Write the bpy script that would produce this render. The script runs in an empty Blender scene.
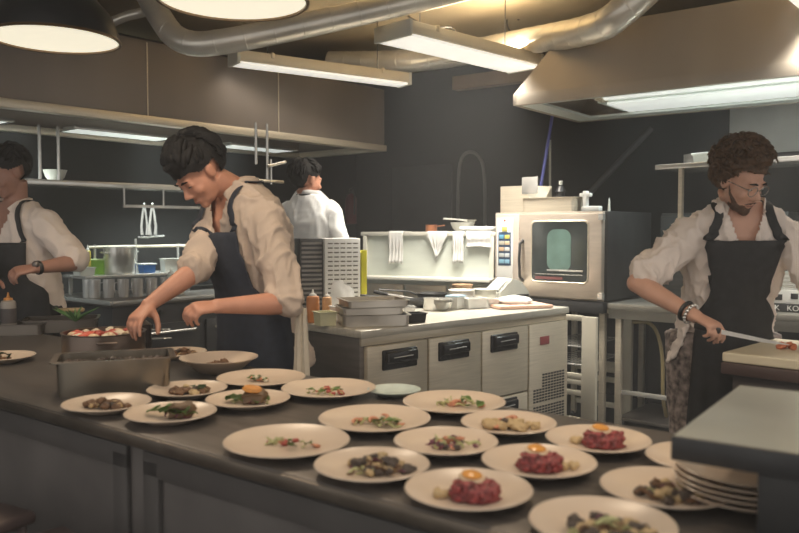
import bpy, bmesh, math, random
from mathutils.bvhtree import BVHTree
from mathutils import Vector, Matrix, noise, Euler
random.seed(7)
PI = math.pi
scene = bpy.context.scene
COL = scene.collection
V = Vector

# ------------------------------------------------------------------ camera
FOC, CX, CY, HOR = 780.0, 399.5, 266.5, 230.0
CAMZ = 1.38
ALPHA = math.atan((CY - HOR) / FOC)
cam_d = bpy.data.cameras.new('camera')
cam = bpy.data.objects.new('camera', cam_d)
COL.objects.link(cam)
cam.location = (0, 0, CAMZ)
cam.rotation_euler = (PI / 2 - ALPHA, 0, 0)
cam_d.sensor_width = 36
cam_d.lens = FOC / 799 * 36
cam_d.clip_start = .05
cam_d.clip_end = 100
cam_d.dof.use_dof = True
cam_d.dof.focus_distance = 3.7
cam_d.dof.aperture_fstop = 3.2
scene.camera = cam
FW = V((0, math.cos(ALPHA), -math.sin(ALPHA)))
UP = V((0, math.sin(ALPHA), math.cos(ALPHA)))
ORG = V((0, 0, CAMZ))

def ray(px, py):
    return FW + V((1, 0, 0)) * ((px - CX) / FOC) + UP * ((CY - py) / FOC)
def P(px, py, z):
    """point of the horizontal plane z seen at a place of the photograph"""
    r = ray(px, py)
    return ORG + r * ((z - CAMZ) / r.z)
def D(px, py, Y):
    """point at distance Y in front of the camera"""
    r = ray(px, py)
    return ORG + r * (Y / r.y)

# --------------------------------------------------------------- materials
def srgb(c):
    return tuple((x / 12.92 if x <= .04045 else ((x + .055) / 1.055) ** 2.4) for x in c)
MATS = {}
def mat(name, col, rough=.5, metal=0., var=.12, scale=6., bump=0., stretch=None, emit=0., spec=.5, rvar=0., col2=None, trans=0., alpha=1., kind='noise'):
    """col is linear"""
    if name in MATS: return MATS[name]
    m = bpy.data.materials.new(name); m.use_nodes = True
    nt = m.node_tree; b = nt.nodes['Principled BSDF']; L = nt.links
    b.inputs['Roughness'].default_value = rough
    b.inputs['Metallic'].default_value = metal
    b.inputs['Specular IOR Level'].default_value = spec
    tc = nt.nodes.new('ShaderNodeTexCoord'); mp = nt.nodes.new('ShaderNodeMapping')
    L.new(tc.outputs['Object'], mp.inputs[0])
    if stretch: mp.inputs['Scale'].default_value = stretch
    if kind == 'check':
        nz = nt.nodes.new('ShaderNodeTexChecker'); nz.inputs['Scale'].default_value = scale
        fac = nz.outputs['Fac']
    elif kind == 'voronoi':
        nz = nt.nodes.new('ShaderNodeTexVoronoi'); nz.inputs['Scale'].default_value = scale
        fac = nz.outputs['Distance']
    else:
        nz = nt.nodes.new('ShaderNodeTexNoise'); nz.inputs['Scale'].default_value = scale
        nz.inputs['Detail'].default_value = 4
        fac = nz.outputs['Fac']
    L.new(mp.outputs[0], nz.inputs['Vector'])
    rp = nt.nodes.new('ShaderNodeValToRGB')
    L.new(fac, rp.inputs[0])
    lo = tuple(max(0, c * (1 - var)) for c in col); hi = tuple(min(1, c * (1 + var)) for c in col)
    if col2: lo, hi = col, col2
    rp.color_ramp.elements[0].position = .3; rp.color_ramp.elements[1].position = .7
    rp.color_ramp.elements[0].color = (*lo, 1); rp.color_ramp.elements[1].color = (*hi, 1)
    L.new(rp.outputs[0], b.inputs['Base Color'])
    if rvar:
        mr = nt.nodes.new('ShaderNodeMapRange')
        mr.inputs[3].default_value = max(.02, rough - rvar); mr.inputs[4].default_value = min(1, rough + rvar)
        L.new(fac, mr.inputs[0]); L.new(mr.outputs[0], b.inputs['Roughness'])
    if bump:
        bp = nt.nodes.new('ShaderNodeBump'); bp.inputs['Strength'].default_value = bump; bp.inputs['Distance'].default_value = .004
        L.new(fac, bp.inputs['Height']); L.new(bp.outputs[0], b.inputs['Normal'])
    if emit:
        b.inputs['Emission Color'].default_value = (*col, 1); b.inputs['Emission Strength'].default_value = emit
    if trans: b.inputs['Transmission Weight'].default_value = trans
    if alpha < 1: b.inputs['Alpha'].default_value = alpha
    MATS[name] = m
    return m

STEEL = mat('brushed_steel', (.66, .59, .47), .38, .55, .10, 5, .12, (1, 1, 30), rvar=.06)
STEEL_H = mat('steel_brushed_across', (.50, .46, .40), .30, .85, .12, 5, .1, (30, 1, 1), rvar=.08)
STEEL_B = mat('bright_steel', (.72, .71, .67), .22, .7, .1, 8)
STEEL_D = mat('dull_dark_steel', (.20, .18, .165), .38, .8, .15, 3, .05, (1, 1, 12), rvar=.06)
TOPM = mat('worn_steel_worktop', (.125, .11, .098), .42, .45, .25, 3, .08, (2, 12, 1), rvar=.08)
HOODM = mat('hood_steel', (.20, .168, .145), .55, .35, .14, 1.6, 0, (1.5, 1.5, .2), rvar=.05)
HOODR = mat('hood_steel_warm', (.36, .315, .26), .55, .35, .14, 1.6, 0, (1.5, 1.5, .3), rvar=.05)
BLACK = mat('black_plastic', (.026, .026, .027), .38, 0, .2, 20)
DARKW = mat('dark_wall_paint', (.014, .0138, .0135), .8, 0, .2, 2)
DARKF = mat('dark_floor', (.05, .049, .047), .45, 0, .3, 3)
GLASSD = mat('dark_oven_glass', (.03, .036, .036), .12, 0, .3, 4)
WHITEP = mat('white_plastic', (.72, .72, .69), .4, 0, .05, 5)
WHITED = mat('off_white_plastic', (.55, .55, .50), .45, 0, .08, 5)
CREAM = mat('cream_enamel', (.62, .56, .44), .5, 0, .06, 5)
CERAM = mat('cream_porcelain', (.62, .50, .39), .30, 0, .03, 3)
DUCT = mat('galvanised_duct', (.72, .68, .60), .32, .6, .2, 4, .1, rvar=.08)
COPPER = mat('copper', (.5, .2, .1), .3, .9)
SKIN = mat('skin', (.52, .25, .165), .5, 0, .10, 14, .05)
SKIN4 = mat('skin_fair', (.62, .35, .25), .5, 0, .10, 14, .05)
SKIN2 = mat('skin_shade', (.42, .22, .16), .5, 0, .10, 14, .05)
SHIRT = mat('white_cotton_shirt', (.80, .70, .63), .85, 0, .06, 10, .2)
SHIRT2 = mat('tan_lit_white_shirt', (.53, .425, .345), .85, 0, .06, 10, .2)  # white cloth; the warm tan light on it is mixed into the colour
SHIRTW = mat('bright_white_shirt', (.72, .72, .71), .85, 0, .04, 10, .1)
APRON = mat('black_apron_cloth', (.028, .029, .031), .8, 0, .2, 30, .1)
APRONN = mat('navy_apron_cloth', (.024, .030, .046), .8, 0, .2, 30, .1)
TROUS = mat('black_trousers', (.02, .02, .022), .85, 0, .2, 30)
HAIRB = mat('black_hair', (.010, .009, .009), .65, 0, .2, 60, .3, spec=.25)
HAIRC = mat('brown_curly_hair', (.085, .048, .027), .6, 0, .5, 50, .4, spec=.3)
TOWEL = mat('white_towel', (.66, .66, .64), .9, 0, .05, 60, .4)

# ------------------------------------------------------------ mesh builder
class MB:
    def __init__(s): s.bm = bmesh.new(); s.M = Matrix.Identity(4)
    def _add(s, geom_verts, M):
        bmesh.ops.transform(s.bm, matrix=s.M @ M, verts=geom_verts)
    def box(s, x0, x1, y0, y1, z0, z1, bev=.0, seg=2):
        r = bmesh.ops.create_cube(s.bm, size=1)
        vs = r['verts']
        bmesh.ops.scale(s.bm, vec=(x1 - x0, y1 - y0, z1 - z0), verts=vs)
        bmesh.ops.translate(s.bm, vec=((x0 + x1) / 2, (y0 + y1) / 2, (z0 + z1) / 2), verts=vs)
        if bev:
            es = list({e for v in vs for e in v.link_edges})
            rr = bmesh.ops.bevel(s.bm, geom=es, offset=min(bev, .45 * min(abs(x1 - x0), abs(y1 - y0), abs(z1 - z0))), segments=seg, affect='EDGES', profile=.5)
            vs = list({v for f in rr['faces'] for v in f.verts} | {v for v in vs if v.is_valid})
        s._add(vs, Matrix.Identity(4))
        return s
    def ring_loft(s, rings, cap0=True, cap1=True, closed=True):
        bv = []
        for r in rings:
            bv.append([s.bm.verts.new(s.M @ V(p)) for p in r])
        n = len(bv[0])
        for a, b in zip(bv, bv[1:]):
            for i in range(n if closed else n - 1):
                j = (i + 1) % n
                try: s.bm.faces.new((a[i], a[j], b[j], b[i]))
                except ValueError: pass
        if cap0 and closed:
            s.bm.faces.new(list(reversed(bv[0])))
        if cap1 and closed:
            s.bm.faces.new(bv[-1])
        return s
    def lathe(s, prof, n=32, loc=(0, 0, 0), rot=None, cap=True, sx=1, sy=1):
        M = Matrix.Translation(loc) @ (rot.to_matrix().to_4x4() if rot else Matrix.Identity(4))
        old = s.M; s.M = s.M @ M
        rings = [[(r * math.cos(2 * PI * i / n) * sx, r * math.sin(2 * PI * i / n) * sy, z) for i in range(n)] for r, z in prof]
        s.ring_loft(rings, cap, cap)
        s.M = old
        return s
    def tube(s, pts, rad, n=12, ry=None, side=None, caps=True):
        """tube along pts; rad a number or a list; ry other radius (flat tubes), side = the direction of rad"""
        pts = [V(p) for p in pts]
        if not isinstance(rad, (list, tuple)): rad = [rad] * len(pts)
        if ry is None: ryl = rad
        elif isinstance(ry, (list, tuple)): ryl = ry
        else: ryl = [ry] * len(pts)
        rings = []
        ref = V(side) if side else None
        prev = None
        for i, p in enumerate(pts):
            t = (pts[min(i + 1, len(pts) - 1)] - pts[max(i - 1, 0)]).normalized()
            if ref is not None: a = ref - t * ref.dot(t)
            elif prev is not None: a = prev - t * prev.dot(t)
            else:
                a = V((0, 0, 1)) if abs(t.z) < .9 else V((1, 0, 0)); a = a - t * a.dot(t)
            a.normalize(); prev = a
            b = t.cross(a)
            rings.append([p + a * (rad[i] * math.cos(2 * PI * k / n)) + b * (ryl[i] * math.sin(2 * PI * k / n)) for k in range(n)])
        s.ring_loft(rings, caps, caps)
        return s
    def capsule(s, pts, rad, n=14):
        """round ended limb"""
        pts = [V(p) for p in pts]
        s.tube(pts, rad, n)
        s.ball(pts[0], (rad[0],) * 3); s.ball(pts[-1], (rad[-1],) * 3)
        return s
    def ball(s, c, r, rot=None, u=18, v=12):
        if not isinstance(r, (tuple, list)): r = (r, r, r)
        q = bmesh.ops.create_uvsphere(s.bm, u_segments=u, v_segments=v, radius=1)
        M = Matrix.Translation(c) @ (rot.to_matrix().to_4x4() if rot is not None else Matrix.Identity(4)) @ Matrix.Diagonal((*r, 1))
        s._add(q['verts'], M)
        return s
    def ico(s, c, r, sub=2, jit=0, freq=30, seed=0):
        if not isinstance(r, (tuple, list)): r = (r, r, r)
        q = bmesh.ops.create_icosphere(s.bm, subdivisions=sub, radius=1)
        for v in q['verts']:
            d = v.co.normalized()
            v.co = d * (1 + jit * noise.noise(d * freq + V((seed * 3.1, seed, -seed))))
        s._add(q['verts'], Matrix.Translation(c) @ Matrix.Diagonal((*r, 1)))
        return s
    def prism(s, poly, z0, z1, M=None):
        old = s.M
        if M is not None: s.M = s.M @ M
        s.ring_loft([[(x, y, z0) for x, y in poly], [(x, y, z1) for x, y in poly]])
        s.M = old
        return s
    def build(s, name, m, parent=None, ang=35, smooth=True, recalc=True, solid=0):
        if recalc: bmesh.ops.recalc_face_normals(s.bm, faces=s.bm.faces)
        me = bpy.data.meshes.new(name)
        s.bm.to_mesh(me); s.bm.free()
        for p in me.polygons: p.use_smooth = smooth
        if smooth: me.set_sharp_from_angle(angle=math.radians(ang))
        me.materials.append(m)
        o = bpy.data.objects.new(name, me)
        COL.objects.link(o)
        if parent: o.parent = parent
        if solid:
            md = o.modifiers.new('solid', 'SOLIDIFY'); md.thickness = solid; md.offset = 0
        return o

def B(name, m, parent, *boxes, bev=.003, **k):
    """one part from a few boxes"""
    b = MB()
    for x in boxes: b.box(*x, bev=bev)
    return b.build(name, m, parent, **k)

def tag(o, label=None, cat=None, group=None, kind=None):
    if label: o['label'] = label
    if cat: o['category'] = cat
    if group: o['group'] = group
    if kind: o['kind'] = kind
    return o
def thing(name, label, cat, loc=(0, 0, 0), rz=0, group=None):
    o = bpy.data.objects.new(name, None); COL.objects.link(o)
    o.empty_display_size = .05
    o.location = loc; o.rotation_euler = (0, 0, rz)
    return tag(o, label, cat, group)
def struct(o): o['kind'] = 'structure'; return o
def copy_tree(o, parent=None):
    c = o.copy(); COL.objects.link(c); c.parent = parent
    for ch in list(o.children): copy_tree(ch, c)
    return c
def txt(name, s, size, m, parent, loc, rot=(PI / 2, 0, 0), ext=.0004):
    cu = bpy.data.curves.new(name, 'FONT'); cu.body = s; cu.size = size; cu.extrude = ext
    cu.align_x = 'CENTER'; cu.align_y = 'CENTER'
    cu.materials.append(m)
    tmp = bpy.data.objects.new(name, cu); COL.objects.link(tmp)
    dg = bpy.context.evaluated_depsgraph_get(); dg.update()
    me = bpy.data.meshes.new_from_object(tmp.evaluated_get(dg)); bpy.data.objects.remove(tmp)
    o = bpy.data.objects.new(name, me); COL.objects.link(o); o.parent = parent
    o.location = loc; o.rotation_euler = rot
    return o

def remeshed(mb, name, m, parent, voxel, smooth=4, disp=None, cut=None, loc=None, fac=.5):
    """union of overlapping closed shapes as one continuous skin"""
    me = bpy.data.meshes.new('tmp'); bmesh.ops.recalc_face_normals(mb.bm, faces=mb.bm.faces)
    mb.bm.to_mesh(me); mb.bm.free()
    o = bpy.data.objects.new('tmp', me); COL.objects.link(o)
    r = o.modifiers.new('r', 'REMESH'); r.mode = 'VOXEL'; r.voxel_size = voxel
    s = o.modifiers.new('s', 'SMOOTH'); s.iterations = smooth; s.factor = fac
    dg = bpy.context.evaluated_depsgraph_get(); dg.update()
    me2 = bpy.data.meshes.new_from_object(o.evaluated_get(dg))
    bpy.data.objects.remove(o); bpy.data.meshes.remove(me)
    if disp:
        ns = [v.normal.copy() for v in me2.vertices]
        for v, n in zip(me2.vertices, ns): v.co += n * disp(v.co, n)
    if cut:
        bm = bmesh.new(); bm.from_mesh(me2)
        bmesh.ops.delete(bm, geom=[v for v in bm.verts if cut(v.co)], context='VERTS')
        bm.to_mesh(me2); bm.free()
    if loc is not None: me2.transform(Matrix.Translation(-V(loc)))
    for p in me2.polygons: p.use_smooth = True
    me2.materials.clear(); me2.materials.append(m); me2.name = name
    o = bpy.data.objects.new(name, me2); COL.objects.link(o)
    if parent: o.parent = parent
    return o
# ------------------------------------------------------------------- frames
def fr(loc, deg):
    return V(loc), math.radians(deg)
def axes(deg):
    a = math.radians(deg); return V((math.cos(a), math.sin(a), 0)), V((-math.sin(a), math.cos(a), 0))
HL_O, HL_A = V((-2.19, 4.27, 0)), 49.6        # left hood and range line
BK_O, BK_A = V((1.36, 5.13, 0)), -40.0        # oven and back counter line
PS_O, PS_A = V((-.896, 2.035, 0)), -37.4      # the pass
FC_O, FC_A = V((-.178, 3.707, 0)), 43.2       # refrigerated counter
def loc(o, a, x, y, z=0):
    u, v = axes(a); return o + u * x + v * y + V((0, 0, z))
R = math.radians

# ----------------------------------------------------------------- setting
struct(B('floor', DARKF, None, (-8, 9, -1.5, 12, -.1, 0), bev=0))
CEIL = mat('dark_ceiling_plaster', (.36, .29, .19), .8, 0, .15, 1.5)
struct(B('ceiling', CEIL, None, (-8, 9, 1.0, 12, 2.95, 3.05), bev=0))
# wall behind the left hood (local frame of the hood), wall behind the oven
w = B('wall_left', DARKW, None, (-4.2, 4.95, 1.35, 1.45, 0, 2.95), bev=0); w.location = HL_O; w.rotation_euler.z = R(HL_A); struct(w)
w = B('wall_back', DARKW, None, (-3.6, 3.6, 1.32, 1.42, 0, 2.95), bev=0); w.location = BK_O; w.rotation_euler.z = R(BK_A); struct(w)
# ceiling beams
BEAM = mat('cream_beam', (.50, .40, .25), .7, 0, .1, 3)
BEAMB = mat('brown_beam', (.22, .15, .10), .7, 0, .15, 3)
def trim(name, m, a, b, w, h):
    a, b = V(a), V(b); d = (b - a); L = d.length
    t = MB(); t.box(0, L, -w / 2, w / 2, -h / 2, h / 2, bev=.004)
    o = t.build(name, m); o.location = a; o.rotation_euler.z = math.atan2(d.y, d.x); struct(o); return o
zc = 2.86
trim('trim_1', BEAM, D(395, 28, 6.6), D(640, -8, 5.2), .14, .17)
trim('trim_2', BEAM, D(445, 46, 7.1), D(720, 0, 6.0), .12, .14)
trim('trim_3', BEAMB, D(455, 84, 7.2), D(560, 74, 6.6), .10, .12)
# dim frames and shelf edges of the dark passage at the back
def Pw(px, py, y_off):   # point on a plane parallel to wall_back
    u, v = axes(BK_A); r = ray(px, py); t = ((BK_O + v * y_off) - ORG).dot(v) / r.dot(v); return ORG + r * t
DIMG = mat('dim_grey_panel', (.10, .105, .105), .4, .3, .2, 4)
u_, v_ = axes(BK_A)

# ------------------------------------------------------------------- hoods
PANEL = mat('hood_lamp_panel', (.80, .84, .80), .5, 0, .02, 5, emit=.55)
PANELR = mat('white_reflector', (.74, .80, .76), .35, .3, .04, 3)
FLUO = mat('fluorescent_panel', (.95, .92, .84), .5, 0, .02, 5, emit=.62)
def left_hood():
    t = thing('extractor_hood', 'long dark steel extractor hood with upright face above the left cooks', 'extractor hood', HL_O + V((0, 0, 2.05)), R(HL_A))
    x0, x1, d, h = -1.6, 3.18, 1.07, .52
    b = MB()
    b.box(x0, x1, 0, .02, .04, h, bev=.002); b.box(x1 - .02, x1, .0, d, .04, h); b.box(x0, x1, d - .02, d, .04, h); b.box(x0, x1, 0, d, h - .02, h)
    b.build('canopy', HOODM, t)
    b = MB(); b.box(x0, x1 + .01, -.02, .06, 0, .05, bev=.004); b.box(x0, x1 + .01, d - .06, d + .02, 0, .045, bev=.004); b.box(x1 - .05, x1 + .01, 0, d, 0, .05, bev=.004)
    b.build('rim', STEEL, t)
    for i, (a, c) in enumerate(((-.7, .35), (.8, 1.55), (2.1, 2.75))):
        B('lamp_panel', PANEL, t, (a, c, .66, .90, .012, .03))
        B('lamp_frame', STEEL_B, t, (a - .03, c + .03, .645, .66, .010, .035), (a - .03, c + .03, .90, .915, .010, .035), (a - .03, a, .66, .90, .010, .035), (c, c + .03, .66, .90, .010, .035))
    for i in range(11):
        xx = x0 + .1 + i * .42
        f = MB(); f.box(xx, xx + .40, .08, .50, .20, .21)
        for k in range(7): f.box(xx + .02, xx + .38, .11 + k * .055, .13 + k * .055, .18, .205)
        f.build('grease_filter', STEEL_D, t)
    B('seam', STEEL, t, (.92, .926, -.004, 0, .05, h - .01), bev=0); B('seam', STEEL, t, (2.0, 2.006, -.004, 0, .05, h - .01), bev=0)
    return t
left_hood()
def right_hood():
    o = V((.75, 5.2, 2.2)); a = -37.0
    t = thing('extractor_hood', 'wide warm steel extractor hood with sloping face above the bearded cook', 'extractor hood', o, R(a))
    L, d, h = 3.0, 1.02, .47
    b = MB()
    # sloping shell: outer lower rectangle to a smaller upper one
    lo = [(0, 0, .07), (L, 0, .07), (L, d, .07), (0, d, .07)]
    hi = [(.33, .10, h), (L - .33, .10, h), (L - .33, d - .02, h), (.33, d - .02, h)]
    b.ring_loft([lo, hi], False, True)
    lo2 = [(.02, .02, .07), (L - .02, .02, .07), (L - .02, d - .02, .07), (.02, d - .02, .07)]
    hi2 = [(.35, .12, h - .02), (L - .35, .12, h - .02), (L - .35, d - .04, h - .02), (.35, d - .04, h - .02)]
    b.ring_loft([lo2, hi2], False, True)
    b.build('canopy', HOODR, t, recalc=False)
    b = MB(); b.box(0, L, 0, .03, 0, .075, bev=.003); b.box(0, .03, 0, d, 0, .075, bev=.003); b.box(0, L, d - .03, d, 0, .075, bev=.003); b.box(L - .03, L, 0, d, 0, .075, bev=.003)
    b.build('rim', HOODR, t)
    B('gutter', PANELR, t, (.03, .17, .03, d - .03, .004, .02), bev=0); B('gutter', PANELR, t, (.17, L - .03, d - .15, d - .03, .004, .02), bev=0); B('gutter', PANELR, t, (.17, L - .03, .03, .07, .004, .02), bev=0)
    B('lamp_diffuser', PANEL, t, (.46, L - .46, .46, .86, .02, .035)); B('reflector', PANELR, t, (.40, L - .4, .44, .92, .036, .05))
    for k in range(2):
        x = .48 + k * 1.25
        lp = MB(); lp.tube([(x, .38, .07), (x + 1.18, .38, .07)], .055, 14, ry=.032, side=(0, 1, 0)); lp.build('lamp_tube', PANEL, t)
        B('lamp_cap', CREAM, t, (x - .05, x, .32, .44, .035, .11), (x + 1.18, x + 1.2, .32, .44, .035, .11))
    for i in range(6):
        xx = .2 + i * .44
        f = MB(); f.box(xx, xx + .42, .5, .9, .16, .17)
        for k in range(6): f.box(xx + .02, xx + .40, .53 + k * .06, .55 + k * .06, .145, .165)
        f.build('grease_filter', STEEL, t)
    return t
right_hood()

# --------------------------------------------------------------- lamps
SHADEO = mat('lamp_shade_black', (.02, .02, .02), .35, 0, .1, 6)
SHADEI = mat('lamp_shade_cream_inside', (.80, .74, .58), .6, 0, .03, 5, emit=.95)
def pendant(px, py, z, label):
    c = P(px, py, z)
    t = thing('pendant_lamp', label, 'pendant lamp', c, 0, 'round shades over the pass')
    r = .225
    pr = [(r, 0), (r * .98, .03), (r * .88, .09), (r * .62, .16), (r * .25, .20), (.035, .215), (.035, .27), (.01, .275)]
    b = MB(); b.lathe([(r - .012, .012)] + pr + [(.004, .275)], 48, cap=False)
    b.build('lamp_shade', SHADEO, t)
    b = MB(); b.lathe([(r - .006, .004), (r - .012, .008), (.0005, .008), (.0005, .011), (r - .012, .011)], 48, cap=False); b.build('diffuser', SHADEI, t)
    b = MB(); b.lathe([(r + .002, -.004), (r + .006, 0), (r + .002, .006), (r - .006, .004), (r - .006, -.003), (r + .002, -.004)], 48, cap=False); b.build('rim', mat('brass_rim', (.2, .13, .07), .35, .6), t)
    b = MB(); b.tube([(0, 0, .27), (0, 0, 2.95 - z)], .004, 8); b.build('cord', BLACK, t)
    b = MB(); b.lathe([(.001, 2.93 - z), (.05, 2.93 - z), (.05, 2.95 - z), (.001, 2.95 - z)], 20); b.build('ceiling_rose', SHADEO, t)
    return c
PL1 = pendant(55, 40, 2.07, 'dark round pendant shade with cream inside, whole opening seen above the left hood')
PL2 = pendant(233, 1, 2.07, 'dark round pendant shade with cream inside, cut by the top edge, under the bent duct')
# two more shades added out of view, to light the plates and bearded cook
PLS = [PL1, PL2]
for k in (1, 2):
    q = PL2 + (PL2 - PL1) * k
    src = [o for o in COL.objects if o.name == 'pendant_lamp'][0]
    c_ = copy_tree(src); c_.location = (q.x, q.y, 2.07); PLS.append(V((q.x, q.y, 2.07)))
    c_['label'] = ('third shade added to the pendant row, out of view, for light on the pass', 'fourth shade added to the pendant row, out of view, for light on the bearded cook')[k - 1]

def fixture(A, N, Rr, z, label, h=.085, hang=True):
    A, N, Rr = P(*A, z), P(*N, z), P(*Rr, z)
    d = Rr - N; L = d.length; a = math.atan2(d.y, d.x); u = d.normalized(); v = V((-u.y, u.x, 0)); w = abs((A - N).dot(v))
    t = thing('fluorescent_fixture', label, 'ceiling light', N, a)
    B('housing', CREAM, t, (0, L, 0, w, .012, h), bev=.004)
    B('diffuser', FLUO, t, (.02, L - .02, .015, w - .015, -.004, .012), bev=.003)
    b = MB(); b.box(-.006, .018, -.004, w + .004, -.006, h + .004, bev=.003); b.build('end_cap', WHITED, t)
    b = MB(); b.box(L - .018, L + .006, -.004, w + .004, -.006, h + .004, bev=.003); b.build('end_cap', WHITED, t)
    for q in (.18, .82):
        b = MB(); b.tube([(L * q, w / 2, h), (L * q, w / 2, 2.95 - z)], .0035, 8); b.build('suspension_wire', BLACK, t)
        B('clip', STEEL, t, (L * q - .012, L * q + .012, -.006, w + .006, h - .03, h + .008))
    return N + u * L / 2 + v * w / 2, L, w, a
FX = []
FX.append(fixture((234, 67), (238, 62), (411, 84), 2.5, 'long narrow fluorescent fixture left, hung in front of the dark hood'))
FX.append(fixture((371, 42), (410, 34), (543, 67), 2.5, 'wide fluorescent fixture hung beneath the cream ceiling beams'))
FX.append(fixture((775, -8), (812, -13), (870, 40), 2.5, 'white light fixture cut by the top right corner of the picture'))
bpy.data.objects['fluorescent_fixture']['label'] = 'long narrow fluorescent fixture hung close in front of the dark upright hood'

# -------------------------------------------------------------------- ducts
def duct(name, label, pts, r, seams=True, cat='air duct'):
    pts = [V(p) for p in pts]
    # rounded path by corner smoothing
    for _ in range(3):
        q = [pts[0]]
        for a, b in zip(pts, pts[1:]): q += [a * .75 + b * .25, a * .25 + b * .75]
        q.append(pts[-1]); pts = q
    t = thing(name, label, cat, pts[0])
    b = MB(); b.M = Matrix.Translation(-pts[0]); b.tube(pts, r, 28); b.build('pipe', DUCT, t)
    # seams
    acc = 0; last = 0
    b = MB(); b.M = Matrix.Translation(-pts[0]); n = 0
    for a, c in zip(pts, pts[1:]):
        L = (c - a).length; k = 0
        while acc + L - last >= .16:
            s = last + .16 - acc; p = a.lerp(c, s / L); dd = (c - a).normalized() * .006
            b.tube([p - dd, p - dd * .4, p + dd * .4, p + dd], [r * 1.0, r * 1.025, r * 1.025, r * 1.0], 28); b.build('seam_ring', DUCT, t); b = MB(); b.M = Matrix.Translation(-pts[0])
            last += .16
        acc += L
    b.bm.free()
    return t
duct('air_duct', 'spiral steel duct bending down beside the left pendant lamps', [D(138, -25, 4.6), D(155, 10, 4.5), D(180, 47, 4.35), D(240, 40, 4.3), D(420, 0, 4.5), D(560, -35, 4.7)], .068)
duct('air_duct', 'fat silver duct curving up above the sloping right hood', [D(330, 62, 6.6), D(420, 62, 6.3), D(520, 42, 5.6), D(598, 30, 4.60), D(625, 10, 4.42), D(668, -30, 4.4)], .088)
duct('air_duct', 'short slim duct stub in the dark top left corner', [D(104, 26, 5.0), D(125, 16, 5.0), D(146, 12, 5.0), D(158, 6, 4.9)], .03)

# hood cables, hoses
def cable(name, label, pts, r, m, cat='hose'):
    pts = [V(p) for p in pts]
    for _ in range(3):
        q = [pts[0]]
        for a, b in zip(pts, pts[1:]): q += [a * .75 + b * .25, a * .25 + b * .75]
        q.append(pts[-1]); pts = q
    b = MB(); b.M = Matrix.Translation(-pts[0]); b.tube(pts, r, 10); o = b.build(name, m); o.location = pts[0]
    return tag(o, label, cat)
cable('ceiling_cable', 'thin black cable looping from the wide fluorescent fixture', [D(408, 16, 5.2), D(420, 24, 5.1), D(438, 28, 5.0), D(452, 26, 5.1), D(456, 33, 5.0)], .006, BLACK, 'cable')
cable('ceiling_cable', 'thin dark cable coiled under the beam beside the fat duct', [D(520, 40, 6.0), D(508, 30, 5.9), D(506, 18, 5.9), D(514, 12, 5.9), D(520, 24, 5.9), D(519, -4, 5.9)], .005, BLACK, 'cable')

# ----------------------------------------------------------------- the pass
def pass_counter():
    t = thing('serving_counter', 'long dark steel pass counter laid with rows of plates', 'counter', PS_O, R(PS_A))
    B('worktop', TOPM, t, (-1.75, 2.15, 0, .78, .862, .90), bev=.006)
    B('front_edge', mat('worn_edge_steel', (.15, .125, .10), .35, .8, .3, 6), t, (-1.75, 2.15, -.004, .006, .868, .896), bev=.002)
    B('body', mat('dark_counter_panel', (.105, .094, .088), .6, 0, .3, 3), t, (-1.7, 2.1, .06, .72, .10, .862), bev=.004)
    B('plinth', BLACK, t, (-1.66, 2.06, .12, .68, 0, .10), bev=0)
    for k in range(4):
        B('panel_frame', mat('dark_panel_frame', (.075, .068, .064), .6), t, (-1.6 + k * .95, -.72 + k * .95, .045, .06, .16, .22), (-1.6 + k * .95, -1.54 + k * .95, .045, .06, .22, .82), (-.78 + k * .95, -.72 + k * .95, .045, .06, .22, .82), (-1.6 + k * .95, -.72 + k * .95, .045, .06, .78, .84))
    return t
pass_counter()
# two bar stools of dark wood that stand before the pass
WOOD = mat('dark_stool_wood', (.11, .075, .065), .5, 0, .3, 4, .1, (1, 1, 12))
def stool(p, rz, label):
    t = thing('bar_stool', label, 'stool', p, rz, 'dark stools in front of the pass')
    b = MB(); b.box(-.19, .19, -.18, .18, .60, .635, bev=.012, seg=3); b.build('seat', WOOD, t)
    for sx in (-1, 1):
        for sy in (-1, 1):
            b = MB(); b.tube([(sx * .16, sy * .15, .605), (sx * .20, sy * .19, 0)], .017, 10, ry=.014); b.build('leg', WOOD, t)
    for z, q in ((.2, .188), (.36, .178)):
        b = MB()
        b.tube([(-q, -q + .008, z), (q, -q + .008, z)], .010, 8); b.build('stretcher', WOOD, t)
        b = MB(); b.tube([(-q, q - .008, z), (q, q - .008, z)], .010, 8); b.build('stretcher', WOOD, t)
        b = MB(); b.tube([(-q, -q, z + .03), (-q, q, z + .03)], .010, 8); b.build('stretcher', WOOD, t)
        b = MB(); b.tube([(q, -q, z + .03), (q, q, z + .03)], .010, 8); b.build('stretcher', WOOD, t)
    return t
stool(loc(PS_O, PS_A, -.22, -.24), R(PS_A + 8), 'dark wooden bar stool under the front edge of the pass at bottom left')
stool(loc(PS_O, PS_A, .26, -.24), R(PS_A - 6), 'second dark wooden bar stool, the one closer to the big salad plates')

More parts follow.
